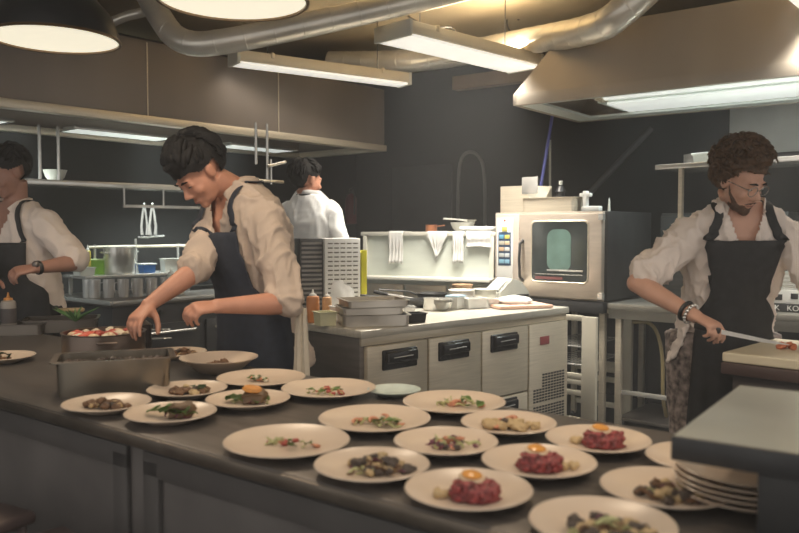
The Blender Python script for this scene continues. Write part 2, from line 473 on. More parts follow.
# ----------------------------------------------------------- fridge counter
def fridge_counter():
    t = thing('refrigerated_counter', 'low steel refrigerated counter with three doors and a vented end', 'counter', FC_O, R(FC_A))
    L = 1.68; d = .70
    B('worktop', mat('light_worktop_steel', (.58, .55, .48), .32, .4, .1, 6, 0, (1, 8, 1), rvar=.05), t, (-.015, L + .01, -.012, d, .862, .90), bev=.006)
    B('body', STEEL_D, t, (0, L, .02, d - .02, .10, .862), bev=.003)
    B('fascia', STEEL, t, (0, L, .006, .02, .822, .862), bev=.001)
    H = mat('black_handle', (.018, .018, .02), .22, 0, .1, 10)
    for k in range(3):
        x = .02 + .42 * k
        for z0, z1, nm in ((.435, .818, 'door'), (.15, .425, 'drawer')):
            q = B(nm, STEEL, t, (x + .004, x + .412, -.012, .018, z0, z1), bev=.005)
            zc_ = z1 - .075 if nm == 'door' else z1 - .06
            xa = x + .095 if k == 0 else x + .07
            b = MB()
            # recessed black grip: frame and lip
            b.box(xa, xa + .235, -.024, -.006, zc_ - .050, zc_ + .050, bev=.02, seg=4)
            b.box(xa + .012, xa + .223, -.046, -.018, zc_ - .018, zc_ + .042, bev=.014, seg=4)
            b.build('handle', H, q)
            b = MB(); b.tube([(xa + .05, -.047, zc_ + .012), (xa + .18, -.047, zc_ + .014)], .003, 8); b.build('grip_trim', STEEL_B, q)
    # vented motor end panel
    x0 = 1.29
    p = B('vent_panel', STEEL, t, (x0, L - .004, -.010, .018, .13, .818), bev=.004)
    for half in (0, 1):
      b = MB()
      for i in range(11):
        for j in (range(0, 9) if half == 0 else range(10, 20)):
            x = x0 + .040 + i * .029; z = .17 + j * .0175
            if i < 3 and j > 14: continue
            b.box(x, x + .019, -.013, -.0095, z, z + .0105, bev=0)
      b.build('vent_slots', BLACK, p, smooth=False)
    B('badge', mat('dull_red', (.22, .05, .05), .5), p, (x0 + .10, x0 + .19, -.014, -.010, .69, .74), bev=.001)
    for sx in (.08, L - .08):
        for sy in (.08, d - .08):
            b = MB(); b.lathe([(.022, 0), (.022, .02), (.016, .03), (.016, .10)], 16, (sx, sy, 0)); b.build('foot', STEEL_D, t)
    return t
fridge_counter()

# --------------------------------------------------------------- combi oven
def combi_oven():
    t = thing('combi_oven', 'steel combi oven with dark glass door and button column', 'oven', loc(BK_O, BK_A, 0, 0, .905), R(BK_A))
    W, d, H = .86, .75, .60
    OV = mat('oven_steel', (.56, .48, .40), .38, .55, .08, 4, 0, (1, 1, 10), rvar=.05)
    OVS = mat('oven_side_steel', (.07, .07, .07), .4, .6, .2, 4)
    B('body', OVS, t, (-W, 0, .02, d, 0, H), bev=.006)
    B('front_frame', OV, t, (-W, -.02, -.005, .02, 0, H), bev=.003)
    # door with rounded window
    x0, x1, z0, z1 = -.635, -.012, .012, H - .012
    D_ = B('door', OV, t, (x0, x1, -.045, -.006, z0, z1), bev=.008)
    wx0, wx1, wz0, wz1 = x0 + .105, x1 - .10, .125, H - .07
    def rr(x0, x1, z0, z1, r, y, n=6):
        p = []
        for cx, cz, a0 in ((x1 - r, z1 - r, 0), (x0 + r, z1 - r, 90), (x0 + r, z0 + r, 180), (x1 - r, z0 + r, 270)):
            for i in range(n + 1):
                a = R(a0 + 90 * i / n); p.append((cx + r * math.cos(a), y, cz + r * math.sin(a)))
        return p
    b = MB(); b.ring_loft([rr(wx0, wx1, wz0, wz1, .03, -.049), rr(wx0, wx1, wz0, wz1, .03, -.042)]); b.build('window_pane', GLASSD, D_)
    b = MB(); b.ring_loft([rr(wx0 - .012, wx1 + .012, wz0 - .012, wz1 + .012, .036, -.046), rr(wx0 - .006, wx1 + .006, wz0 - .006, wz1 + .006, .033, -.052), rr(wx0, wx1, wz0, wz1, .03, -.048)], False, False); b.build('window_gasket', STEEL, D_)
    # what shows through: the rack with a tray, built on the pane
    TEAL = mat('teal_glow_interior', (.10, .17, .15), .3, 0, .3, 7)
    b = MB(); b.ring_loft([rr(wx0 + .12, wx0 + .30, wz0 + .07, wz1 - .05, .06, -.0515), rr(wx0 + .12, wx0 + .30, wz0 + .07, wz1 - .05, .06, -.0485)]); b.build('rack_side', TEAL, D_)
    b = MB(); b.box(wx0 + .12, wx1 - .03, -.053, -.0495, wz0 + .07, wz0 + .082); b.box(wx0 + .03, wx1 - .03, -.053, -.0495, wz0 + .045, wz0 + .05); b.build('tray', STEEL_B, D_)
    b = MB(); b.box(wx0 + .03, wx0 + .24, -.053, -.0495, wz0 + .012, wz0 + .03); b.build('red_tray', mat('dark_red_tray', (.16, .05, .05), .5), D_)
    b = MB(); b.tube([(x0 + .03, -.045, .12), (x0 + .03, -.085, .15), (x0 + .03, -.095, .27), (x0 + .03, -.085, .38), (x0 + .03, -.045, .40)], .013, 12, ry=.009); b.build('handle', BLACK, D_)
    b = MB(); b.box(x1 - .02, x1 + .012, -.055, -.02, .02, .06); b.box(x1 - .02, x1 + .012, -.055, -.02, H - .06, H - .02); b.build('hinge', STEEL_B, t)
    # control column
    cp = B('control_panel', mat('panel_beige', (.50, .43, .38), .4, .2, .05), t, (-W + .015, x0 - .01, -.03, -.005, .02, H - .01), bev=.006)
    a, c = -W + .03, x0 - .06
    B('label_sheet', WHITEP, cp, (a, c, -.034, -.029, .09, H - .04), bev=.004)
    B('keypad', mat('navy_keypad', (.03, .06, .12), .4), cp, (a + .015, c - .015, -.037, -.033, .22, .46), bev=.004)
    cols = [((.10, .28, .42), (.65, .55, .12)), ((.42, .40, .33), (.55, .42, .28)), ((.48, .34, .22), (.50, .50, .48)), ((.40, .42, .42), (.45, .48, .50)), ((.18, .34, .45), (.20, .36, .48))]
    for i, (q1, q2) in enumerate(cols):
        z = .425 - i * .044
        mid = (a + c) / 2
        B('button', mat('button_a%d' % i, q1, .4), cp, (a + .024, mid - .003, -.041, -.036, z - .013, z + .015), bev=.002)
        B('button', mat('button_b%d' % i, q2, .4), cp, (mid + .003, c - .024, -.041, -.036, z - .013, z + .015), bev=.002)
    B('yellow_dial', mat('yellow_dial', (.62, .55, .16), .4), cp, (a + .045, c - .045, -.042, -.033, .465, .50), bev=.008)
    b = MB(); b.ball(((a + c) / 2, -.036, .545), (.008, .004, .008)); b.build('indicator_light', mat('red_indicator', (.5, .08, .05), .4), cp)
    # stand below
    for sx in (-W + .02, -.06):
        for sy in (.03, d - .07):
            b = MB(); b.box(sx, sx + .04, sy, sy + .04, -.905, -.008, bev=.003); b.build('stand_leg', STEEL, t)
    B('stand_frame', STEEL_D, t, (-W + .01, 0, .01, d, -.05, -.006)); 
    B('base_plate', BLACK, t, (-W + .01, -.0, -.04, .02, -.075, -.004))
    return t
combi_oven()

# rolling rack/frame under the oven: white framed cabinet door standing open
def under_rack():
    t = thing('tray_trolley', 'pale framed trolley with wire shelves below the oven', 'trolley', loc(BK_O, BK_A, -.43, -.20), R(BK_A))
    WP = mat('pale_frame', (.60, .56, .46), .4, .3, .06)
    for x in (0, .36):
        for y in (0, .55):
            B('upright', WP, t, (x, x + (.035 if x == 0 else .10), y, y + .035, .06, .82))
    for z in (.79, .41, .37, .30, .12):
        B('frame_rail', WP, t, (.035, .36, 0, .03, z, z + .035))
        B('frame_rail', WP, t, (.035, .36, .555, .585, z, z + .035))
    for z in (.62, .50):
        b = MB()
        for k in range(9): b.tube([(.04 + k * .04, .03, z), (.04 + k * .04, .56, z)], .003, 6)
        b.tube([(.03, .02, z), (.37, .02, z)], .005, 6); b.tube([(.03, .56, z), (.37, .56, z)], .005, 6)
        b.build('wire_shelf', STEEL_B, t)
    for x in (.02, .41):
        for y in (.02, .56):
            b = MB(); b.tube([(x - .012, y, .03), (x + .012, y, .03)], .03, 16); b.build('caster', BLACK, t)
            b = MB(); b.box(x - .016, x + .016, y - .012, y + .012, .045, .07); b.build('caster_fork', STEEL, t)
    return t
under_rack()

# -------------------------------------------------------------- back counter
def back_counter():
    t = thing('back_counter', 'steel worktop on legs along the wall behind the bearded cook', 'counter', BK_O, R(BK_A))
    BKT = mat('grey_back_worktop', (.30, .285, .25), .35, .6, .15, 5)
    B('worktop', BKT, t, (.02, 2.6, -.02, .72, .862, .90), bev=.004)
    B('upstand', STEEL_D, t, (.02, 2.6, .72, .74, .862, 1.15), bev=.002)
    B('apron_rail', BKT, t, (.02, 2.6, 0, .02, .80, .862), bev=.002)
    for x in (.06, 1.0, 1.9, 2.52):
        for y in (.02, .64):
            B('leg', STEEL if x < .1 and y < .1 else BLACK, t, (x, x + .04, y, y + .04, 0, .862))  # all but the front corner leg coloured black, standing in for shade
    B('lower_rail', STEEL_B, t, (.10, 1.0, .03, .05, .30, .33)); B('lower_rail', STEEL_B, t, (1.04, 1.9, .03, .05, .30, .33))
    B('shade_panel', BLACK, t, (.05, 2.56, .60, .62, .14, .80), bev=0)  # black sheet added to make the space under the worktop dark
    B('undershelf', STEEL_D, t, (.06, 2.56, .05, .66, .12, .14))
    return t
back_counter()
def tall_fridge():
    t = thing('upright_fridge', 'tall dark grey cabinet standing beside the oven against the wall', 'fridge', loc(BK_O, BK_A, .06, .76, 0), R(BK_A))
    G = mat('dark_grey_cabinet', (.055, .058, .058), .4, .5, .15, 3)
    B('body', G, t, (0, .85, .02, .52, .06, 1.50), bev=.006)
    for x in (.005, .43):
        q = B('door', G, t, (x, x + .415, -.01, .018, .1, 1.48), bev=.006)
        b = MB(); b.tube([(x + (.38 if x < .1 else .03), -.03, .8), (x + (.38 if x < .1 else .03), -.03, 1.2)], .008, 8); b.build('handle', STEEL, q)
    B('foot', BLACK, t, (.05, .8, .05, .5, 0, .06), bev=0)
tall_fridge()
cable('gas_hose', 'yellowish gas hose hanging in the dark space under the back counter', [loc(BK_O, BK_A, .16, .06, .78), loc(BK_O, BK_A, .30, .07, .79), loc(BK_O, BK_A, .36, .08, .60), loc(BK_O, BK_A, .36, .08, .30), loc(BK_O, BK_A, .34, .2, .16)], .012, mat('yellow_hose', (.24, .19, .09), .5))
cable('blue_hose', 'blue hose rising behind the combi oven', [D(538, 205, 5.9), D(541, 185, 5.9), D(546, 155, 5.95), D(552, 118, 6.0), D(556, 90, 6.0)], .012, mat('blue_rubber', (.05, .06, .22), .4))
cable('pale_pipe', 'short pale vertical pipe behind the blue hose', [D(550, 195, 6.3), D(550, 140, 6.3)], .009, mat('pale_pipe', (.30, .30, .26), .5), 'pipe')
cable('diagonal_pipe', 'dim grey pipe slanting up the dark back wall', [D(572, 212, 6.15), D(600, 182, 6.1), D(652, 128, 5.95)], .022, mat('dim_pipe', (.045, .045, .045), .6), 'pipe')

# wall shelf at the right
def wall_shelf():
    a, b_ = D(655, 169, 4.9), D(830, 163, 4.15)
    d = b_ - a; L = math.hypot(d.x, d.y)
    t = thing('wall_shelf', 'pale steel shelf above the bearded cook, on slim brackets', 'shelf', a, math.atan2(d.y, d.x))
    B('board', STEEL_B, t, (0, L, 0, .42, -.005, .025), bev=.003)
    for x in (.13, L * .55, L - .1):
        b = MB(); b.box(x, x + .025, .05, .075, 2.2 - a.z if False else -.45, -.004); b.build('bracket', STEEL, t)
    return a, math.atan2(d.y, d.x)
WS, WSa = wall_shelf()
# ----------------------------------------------------------- left range line
def range_unit():
    t = thing('cooking_range', 'steel range under the left hood with pale edged top', 'range', V((-1.93, 5.2, 0)), R(HL_A))
    RBD = mat('dark_range_body', (.05, .05, .052), .4, .5)
    B('body', RBD, t, (.02, 2.1, .02, .88, .10, .86), bev=.004)
    B('top', STEEL_D, t, (.004, 2.12, -.01, .90, .86, .90), bev=.006)
    B('top_edge', STEEL_B, t, (-.012, .004, -.012, .90, .875, .902), bev=.002); B('top_edge', STEEL_B, t, (.004, 2.12, -.022, -.008, .875, .902), bev=.002)
    B('plinth', BLACK, t, (.05, 2.05, .06, .85, 0, .10), bev=0)
    for k in range(3):
        q = B('oven_door', RBD, t, (.08 + k * .68, .70 + k * .68, -.005, .02, .2, .72), bev=.005)
        b = MB(); b.tube([(.14 + k * .68, -.035, .66), (.64 + k * .68, -.035, .66)], .010, 10); b.build('handle', STEEL_B, q)
    for k in range(9):
        b = MB(); b.lathe([(.001, 0), (.02, 0), (.018, .025), (.001, .025)], 16, (.15 + k * .22, -.008, .80), Euler((PI / 2, 0, 0))); b.build('knob', BLACK, t)
    return t
range_unit()
RG_O = V((-1.93, 5.2, 0))
# raised shelf with pots: upstand bench behind the cups
def raised_bench():
    t = thing('raised_shelf', 'raised steel shelf over the range that carries the big pot', 'shelf', loc(RG_O, HL_A, .10, .32, .901), R(HL_A))
    B('board', STEEL_B, t, (-.05, 1.7, .11, .44, .13, .15), bev=.003)
    for x in (-.02, .8, 1.64):
        for y in (.12, .40):
            B('post', STEEL_B, t, (x, x + .025, y, y + .025, 0, .13))
raised_bench()

def pot(name, label, p, r, h, m=STEEL_B, cat='pot', group=None, handles=True, lid=False, s=None):
    t = thing(name, label, cat, p, random.uniform(0, 3), group)
    b = MB(); b.lathe([(.001, 0), (r * .95, 0), (r, .01), (r, h), (r * 1.03, h + .004), (r * .96, h + .004), (r * .96, h - .005), (r * .95, .012), (.001, .012)], 32)
    b.build('vessel', m, t)
    if handles:
        for sgn in (-1, 1):
            b = MB(); b.tube([(sgn * r * .98, -.03, h * .78), (sgn * (r + .03), -.028, h * .82), (sgn * (r + .035), 0, h * .83), (sgn * (r + .03), .028, h * .82), (sgn * r * .98, .03, h * .78)], .005, 8); b.build('handle', m, t)
    if lid:
        b = MB(); b.lathe([(.001, h + .03), (r * .3, h + .025), (r * .98, h + .006), (r * .98, h + .002), (.001, h + .004)], 28); b.build('lid', m, t)
        b = MB(); b.lathe([(.001, h + .028), (.012, h + .028), (.012, h + .05), (.001, h + .05)], 12); b.build('knob', BLACK, t)
    return t
CUPM = mat('cup_steel', (.85, .84, .80), .22, .55, .25, 30, 0, (6, 6, .3))
def cup(label, p, r, h, rz, m=CUPM, proto=[None]):
    if proto[0] is None:
        t = thing('steel_cup', label, 'cup', (0, 0, 0), 0, 'small steel cups along the range edge')
        b = MB(); b.lathe([(.001, 0), (.036, 0), (.038, .004), (.041, .128), (.0425, .13), (.0395, .13), (.036, .01), (.001, .01)], 24); b.build('vessel', m, t)
        b = MB(); b.tube([(.040, 0, .108), (.062, 0, .105), (.066, 0, .07), (.058, 0, .035), (.038, 0, .03)], .0035, 8); b.build('handle', m, t)
        proto[0] = t
    else:
        t = copy_tree(proto[0])
    t['label'] = label; t.location = p; t.rotation_euler.z = rz
    return t
names = ['steel cup on the range edge nearest the cook with the watch', 'second steel cup on the range edge, counted from the watch', 'third steel cup, just left below the big pot', 'steel cup on the range edge right under the big pot', 'steel cup on the range edge, fifth in the row, right of the pot middle', 'sixth steel cup in the row on the range edge', 'last steel cup of the row, close to the white squeeze bottles']
for k, lb in enumerate(names):
    px = 74 + k * 14.5
    if px < 111: q = P(px, 300 - (px - 55) * .02, .90)
    else: q = P(px, 299 - (px - 111) * .06, .90)
    # set the cup a hand's breadth back from the edge
    u, v = axes(HL_A)
    q = loc(RG_O, HL_A, max(.06, (q - RG_O).dot(u) + .08), max(.06, (q - RG_O).dot(v) + .06), .901)
    cup(lb, q, 0, 0, 2.4 + k * .5)
BP = loc(RG_O, HL_A, .42, .50, 1.052)
pot('stock_pot', 'tall shiny steel pot on the raised shelf behind the cups', D(120, 273, 5.75) * 1.0, .118, .20, STEEL_B)
bpy.data.objects['stock_pot'].location.z = 1.052
# move raised things onto the shelf by its own frame
u, v = axes(HL_A)
RB = loc(RG_O, HL_A, .10, .32, 0)
def on_bench(px, py=270, z=1.052, yl=None):
    """a point on the raised shelf that stands at column px of the photograph"""
    yy = .2 if yl is None else yl
    o = RB + v * yy; r = ray(px, py); r = V((r.x, r.y))
    # solve o + u*s parallel to r
    s = (o.x * r.y - o.y * r.x) / (u.y * r.x - u.x * r.y)
    q = o + u * s; return V((q.x, q.y, z))
bpy.data.objects['stock_pot'].location = on_bench(120, yl=.24)
def bottle(name, label, p, r, h, m, capm, cat='bottle', group=None, labelm=None, rz=0):
    t = thing(name, label, cat, p, rz, group)
    b = MB(); b.lathe([(.001, 0), (r * .95, 0), (r, .006), (r, h * .72), (r * .9, h * .78), (r * .5, h * .82), (.001, h * .82)], 24); b.build('body', m, t)
    b = MB(); b.lathe([(.001, h * .80), (r * .6, h * .80), (r * .55, h * .86), (r * .22, h * .88), (r * .1, h), (.001, h)], 16); b.build('nozzle', capm, t)
    if labelm:
        b = MB(); b.lathe([(r * 1.01, h * .25), (r * 1.015, h * .26), (r * 1.015, h * .6), (r * 1.01, h * .61)], 24, cap=False); b.build('sticker', labelm, t)
    return t
SQ = mat('cloudy_plastic', (.60, .62, .55), .4, 0, .06)
bottle('squeeze_bottle', 'white squeeze bottle on the range, at the right end of the cups', V((P(171, 294, .9).x, P(171, 294, .9).y, .901)), .030, .19, SQ, WHITEP)
bottle('squeeze_bottle', 'white squeeze bottle half behind the arm of the bending cook', loc(RG_O, HL_A, .66, .18, .901), .032, .17, SQ, WHITEP)
# shelf clutter: containers
def tub(name, label, p, w, d, h, m, rz=0, cat='container', lidm=None, taper=.9, group=None, fill=None):
    t = thing(name, label, cat, p, rz, group)
    b = MB(); k = taper; th = .004
    def rc(sx, sy, z): return [(-sx, -sy, z), (sx, -sy, z), (sx, sy, z), (-sx, sy, z)]
    b.ring_loft([rc(w / 2 * k, d / 2 * k, 0), rc(w / 2, d / 2, h), rc(w / 2 + .006, d / 2 + .006, h), rc(w / 2 + .006, d / 2 + .006, h + .004), rc(w / 2 - th, d / 2 - th, h + .004), rc(w / 2 * k - th, d / 2 * k - th, .006)])
    b.build('body', m, t)
    if lidm: B('lid', lidm, t, (-w / 2 - .008, w / 2 + .008, -d / 2 - .008, d / 2 + .008, h + .002, h + .012), bev=.003)
    if fill:
        b = MB(); n = 90
        b.box(-w / 2 * k + .008, w / 2 * k - .008, -d / 2 * k + .008, d / 2 * k - .008, .006, h * .75)
        for i in range(n):
            b.ico((random.uniform(-.42, .42) * w, random.uniform(-.42, .42) * d, h * .75 + random.uniform(0, .012)), random.uniform(.01, .02), 1, .4, 3, i)
        f = b.build('filling', fill, t); f['kind'] = 'stuff'
    return t
GRN = mat('bright_green_pack', (.25, .50, .06), .5, 0, .2, 10)
tub('green_package', 'bright green food package above the range', on_bench(98, yl=.33, z=1.052), .16, .10, .10, GRN, .5, 'package', lidm=mat('pale_green', (.5, .62, .3), .5))
tub('blue_box', 'blue plastic box right of the big pot', on_bench(147, yl=.2), .10, .09, .06, mat('blue_plastic', (.03, .12, .35), .4), .8, 'container', lidm=WHITED)
tub('white_tub', 'white tub beside the blue box on the raised shelf', on_bench(171, yl=.2), .14, .12, .10, WHITED, .6)
tub('white_tub', 'white tub at the left end of the raised shelf, above the watch arm', on_bench(84, yl=.22), .12, .10, .055, WHITED, .9)
bottle('oil_bottle', 'slim oil bottle with white pourer beside the green package', on_bench(88, yl=.3), .022, .22, mat('yellow_oil', (.4, .33, .05), .3), WHITEP)

# gantry rails hanging from the hood with a shelf
def hung_shelf():
    o = D(42, 180, 5.05); 
    t = thing('hanging_shelf', 'narrow pale shelf hung on rods from the left hood', 'shelf', o, R(HL_A - 4))
    zt = 2.06 - o.z
    B('board', STEEL_B, t, (-.12, 1.35, .0, .26, -.03, .006), bev=.002)
    for x in (.0, .12, 1.28):
        b = MB(); b.tube([(x, .03, 0), (x, .03, zt)], .011, 10); b.build('rod', STEEL_B, t)
    for x in (.56, .86):
        b = MB(); b.tube([(x, .01, 0), (x, .01, -.15)], .009, 8); b.build('drop_rod', STEEL_B, t)
    b = MB(); b.box(.55, 1.45, .0, .02, -.165, -.145); b.build('lower_rail', STEEL_B, t)
    return o
HS = hung_shelf()
def bowl(name, label, p, r, h, m, group=None, cat='bowl', n=28, rz=0):
    t = thing(name, label, cat, p, rz, group)
    b = MB()
    b.lathe([(.001, 0), (r * .5, 0), (r * .8, h * .35), (r, h), (r * 1.04, h + .002), (r * .97, h + .001), (r * .76, h * .4), (r * .45, .006), (.001, .006)], n); b.build('vessel', m, t)
    return t
bowl('steel_bowl', 'small white bowl on the hanging shelf by the rods', loc(HS, HL_A - 4, .14, .14, .007) , .075, .07, WHITED)
def rail_rods():
    o = D(256, 150, 4.9)
    t = thing('hanging_rods', 'pair of pale rods with a crossbar hanging right of the bending cook', 'rack', V((o.x, o.y, 2.05)), R(HL_A))
    for x in (0, .09):
        b = MB(); b.tube([(x, .0, 0), (x, .0, -.26 - x)], .009, 10); b.build('rod', STEEL_B, t)
    b = MB(); b.tube([(.07, -.03, -.27), (.24, .0, -.23)], .010, 8); b.build('crossbar', STEEL_B, t)
    b = MB(); b.tube([(-.03, 0, -.36), (.22, 0, -.36)], .010, 8); b.build('lower_bar', STEEL, t)
    b = MB(); b.tube([(.12, 0, -.22), (.12, 0, -.38)], .008, 8); b.build('drop_rod', STEEL_B, t)
rail_rods()
# back rail with tongs
def back_rail():
    o = on_bench(95, yl=.36, z=1.052)
    t = thing('wall_rail', 'horizontal pale rail standing behind the big pot', 'rail', o, R(HL_A))
    L = .95
    for x in (0.0, .34, .72): 
        b = MB(); b.tube([(x, 0, 0), (x, 0, .26 if x == .34 else .22)], .010, 10); b.build('post', STEEL_B, t)
    b = MB(); b.tube([(-.05, 0, .20), (L, 0, .20)], .011, 10); b.build('bar', mat('cream_rail', (.55, .48, .36), .4), t)
    b = MB(); b.tube([(.35, -.02, .27), (.58, -.02, .28)], .008, 8); b.build('hook_bar', STEEL_B, t)
    return o
BR = back_rail()
def tongs(label, p, rz):
    t = thing('tongs', label, 'tongs', p, rz, 'tongs hung behind the pot')
    for s in (-1, 1):
        b = MB(); b.tube([(0, 0, .0), (s * .012, 0, -.06), (s * .026, 0, -.17), (s * .022, 0, -.24)], [.007, .009, .010, .014], 8, ry=.004); b.build('arm', STEEL_B, t)
    b = MB(); b.ball((0, 0, 0), (.010, .008, .012)); b.build('pivot', STEEL_B, t)
tongs('steel tongs on the rail, the pair hanging further left', loc(BR, HL_A, .40, -.03, .53), .9)
tongs('steel tongs on the rail, the pair hanging further right', loc(BR, HL_A, .47, -.035, .53), .7)

# -------------------------------------------------- display unit at the back
def display_unit():
    a = D(363, 277, 6.15); b_ = D(497, 282, 5.7)
    d = b_ - a; L = math.hypot(d.x, d.y) - .03; rz = math.atan2(d.y, d.x)
    o = V((a.x, a.y, 0))
    t = thing('prep_cabinet', 'pale steel prep cabinet with ledge behind the pots', 'cabinet', o, rz)
    PAN = mat('pale_frosted_panel', (.60, .64, .58), .35, .15, .10, 3, 0, (1, 1, 3), rvar=.08)
    WL = mat('white_ledge', (.68, .67, .60), .4, .1, .05)
    B('body', PAN, t, (0, L, .03, .60, .12, 1.335), bev=.004)
    B('ledge', WL, t, (-.02, L + .01, -.12, .04, 1.00, 1.025), bev=.004)
    B('top', WL, t, (-.02, L + .02, -.0, .62, 1.335, 1.365), bev=.004)
    B('corner_post', WL, t, (L - .03, L + .005, 0, .03, 1.02, 1.335), bev=.002); B('corner_post', WL, t, (0, .03, 0, .03, 1.02, 1.335), bev=.002)
    B('plinth', BLACK, t, (.03, L - .03, .06, .57, 0, .12), bev=0)
    for k in range(3):
        q = B('door', STEEL, t, (.01 + k * L / 3, L / 3 - .01 + k * L / 3, .0, .028, .16, .96)); 
        b = MB(); b.tube([(.06 + k * L / 3, -.02, .6), (.06 + k * L / 3, -.02, .85)], .008, 8); b.build('handle', STEEL_B, q)
    return o, rz, L
DU, DUa, DUL = display_unit()
def hung_towel(label, x, w, h, tri=False):
    p = loc(DU, math.degrees(DUa), x, 0, 0)
    t = MB()
    # cloth folded over the top edge: goes back on the top and drops in front
    n = 14; rows = []
    path = [(.16, 1.3665), (.06, 1.3665), (-.004, 1.370), (-.014, 1.36), (-.018, 1.33)] + [(-.018 - .004 * math.sin(k), 1.33 - h * k / 8) for k in range(1, 9)]
    for j, (yy, zz) in enumerate(path):
        f = 1.0
        if tri and j > 4: f = max(.05, 1 - (j - 4) / 8.0)
        rows.append([(((i / n) - .5) * w * f, yy + .004 * math.sin(i * 1.9 + j * .3) * (j > 4) + .003 * (j > 4), zz - (.02 * abs(i / n - .5) if j > 8 else 0)) for i in range(n + 1)])
    t.ring_loft(rows, False, False, closed=False)
    o = t.build('towel', TOWEL, None, solid=.004, recalc=False); o.location = p; o.rotation_euler.z = DUa
    tag(o, label, 'towel', 'towels hung on the pale cabinet')
hung_towel('white towel with square end hung on the pale cabinet, beside its yellow strip', .29, .12, .20)
hung_towel('white cloth hanging to a point from the pale cabinet, in the middle of three', .63, .16, .15, True)
hung_towel('white towel with square end hung on the pale cabinet, close to the oven', .80, .085, .19)
tag(B('folded_cloth', TOWEL, None, (-.13, .13, -.03, .14, 0, .035), bev=.012, ang=60), 'thick folded white cloth on the cabinet top beside the oven', 'cloth')
o = bpy.data.objects['folded_cloth']; o.location = loc(DU, math.degrees(DUa), DUL - .14, .03, 1.372); o.rotation_euler.z = DUa
hung_towel('white towel over the right end of the pale cabinet, below the folded cloth', DUL - .11, .19, .07)
t = pot('copper_pan', 'small copper pan on the top of the pale cabinet', loc(DU, math.degrees(DUa), .50, .2, 1.367), .045, .05, COPPER, 'pan', handles=False)
b = MB(); b.tube([(.04, 0, .04), (.12, 0, .05)], .005, 8); b.build('handle', COPPER, t)
t = bowl('white_bowl', 'white bowl with a ladle across it on the pale cabinet', loc(DU, math.degrees(DUa), .76, .2, 1.367), .095, .07, WHITED)
tl = thing('ladle', 'pale ladle lying across the white bowl on the cabinet', 'ladle', loc(DU, math.degrees(DUa), .76, .2, 1.367 + .072), .3)
b = MB(); b.tube([(-.16, 0, .028), (-.05, 0, .022), (.04, 0, .012)], [.007, .006, .01], 8, ry=.004); b.build('handle', WHITED, tl)
b = MB(); b.lathe([(.001, 0), (.03, .006), (.042, .02), (.039, .02), (.028, .01), (.001, .004)], 20, (.07, 0, .0)); b.build('scoop', WHITED, tl)

# spray tap arch
cable('spray_tap', 'dim tall arched spray tap standing behind the pale cabinet', [D(458, 232, 6.9), D(458, 185, 6.9), D(460, 158, 6.9), D(470, 150, 6.9), D(482, 158, 6.9), D(485, 180, 6.9), D(485, 232, 6.9)], .014, mat('dim_tap_metal', (.11, .11, .105), .5, .5), 'tap')

# louvred box
def louvre_box():
    o = loc(FC_O, FC_A, -.03, .47, .902)
    q = D(325, 300, 4.50); o = V((q.x, q.y, .902)); rz = R(20)
    t = thing('louvred_unit', 'white louvred appliance on the counter behind the orange bottles', 'appliance', o, rz)
    w, d, h = .27, .20, .43
    LB = mat('dark_grille', (.10, .10, .10), .5)
    B('casing', WHITEP, t, (-.0, .215, 0, .18, 0, .43), bev=.005)
    B('side_wing', mat('grey_grille_casing', (.06, .06, .06), .5), t, (-.14, -.002, .03, .18, 0, .43), bev=.005)
    b = MB()
    for k in range(15): b.box(-.13, -.012, .020, .034, .03 + k * .026, .043 + k * .026)
    b.build('side_louvre', mat('light_slat', (.20, .19, .18), .5), t)
    b = MB()
    for k in range(15):
        for c in range(5): b.box(.018 + c * .038, .046 + c * .038, -.003, .003, .032 + k * .026, .039 + k * .026)
    b.build('front_louvre', mat('brown_slot', (.10, .09, .07), .5), t)
    B('yellow_strip', mat('yellow_strip', (.55, .52, .02), .5), t, (.22, .255, 0, .03, .10, .36), bev=.002)
louvre_box()

# ------------------------------------------------ things on fridge counter
def on_fc(px, py, z=.901):
    q = P(px, py, z); return q
def ontop(name_px, z): pass
def tray(name, label, p, w, d, h, m, rz, cat='tray', group=None):
    t = thing(name, label, cat, p, rz, group)
    b = MB(); k = .93; th = .003
    def rc(sx, sy, z, r=.02, n=4):
        q = []
        for cx, cy, a0 in ((sx - r, sy - r, 0), (-sx + r, sy - r, 90), (-sx + r, -sy + r, 180), (sx - r, -sy + r, 270)):
            for i in range(n + 1):
                a = R(a0 + 90 * i / n); q.append((cx + r * math.cos(a), cy + r * math.sin(a), z))
        return q
    b.ring_loft([rc(w / 2 * k, d / 2 * k, 0), rc(w / 2 - .01, d / 2 - .01, h - .004), rc(w / 2, d / 2, h - .004), rc(w / 2, d / 2, h), rc(w / 2 - .012, d / 2 - .012, h), rc(w / 2 * k - th, d / 2 * k - th, .004)])
    b.build('body', m, t)
    return t
TRM = mat('tray_steel', (.55, .50, .43), .28, .85, .1, 6)
z = .902
c0 = P(372, 326, .902)
for k, (h, lb) in enumerate(((.055, 'bottom steel tray of the stack on the counter corner'), (.035, 'middle steel tray of the stack on the counter corner'), (.035, 'topmost steel tray of the stack on the counter corner'))):
    w = (.36, .33, .33)[k]
    tray('gastro_tray', lb, V((c0.x + (.0, -.02, .0)[k], c0.y + .10, z)), w, .25, h, TRM, R(FC_A - 32 + k * 3), group='steel trays stacked on the refrigerated counter')
    z += h + .002
tub('cream_tub', 'cream tub behind the stack of steel trays', P(325, 325, .902), .09, .09, .065, mat('cream_tub', (.62, .60, .40), .4), .5)
tub('white_tub', 'low white tub between the cream tub and the steel trays', P(341, 321, .902), .08, .10, .075, WHITEP, .6)
bottle('sauce_bottle', 'orange sauce bottle with white cap nearest the bending cook', P(313, 322, .902), .034, .17, mat('orange_sauce', (.55, .22, .08), .4), WHITEP)
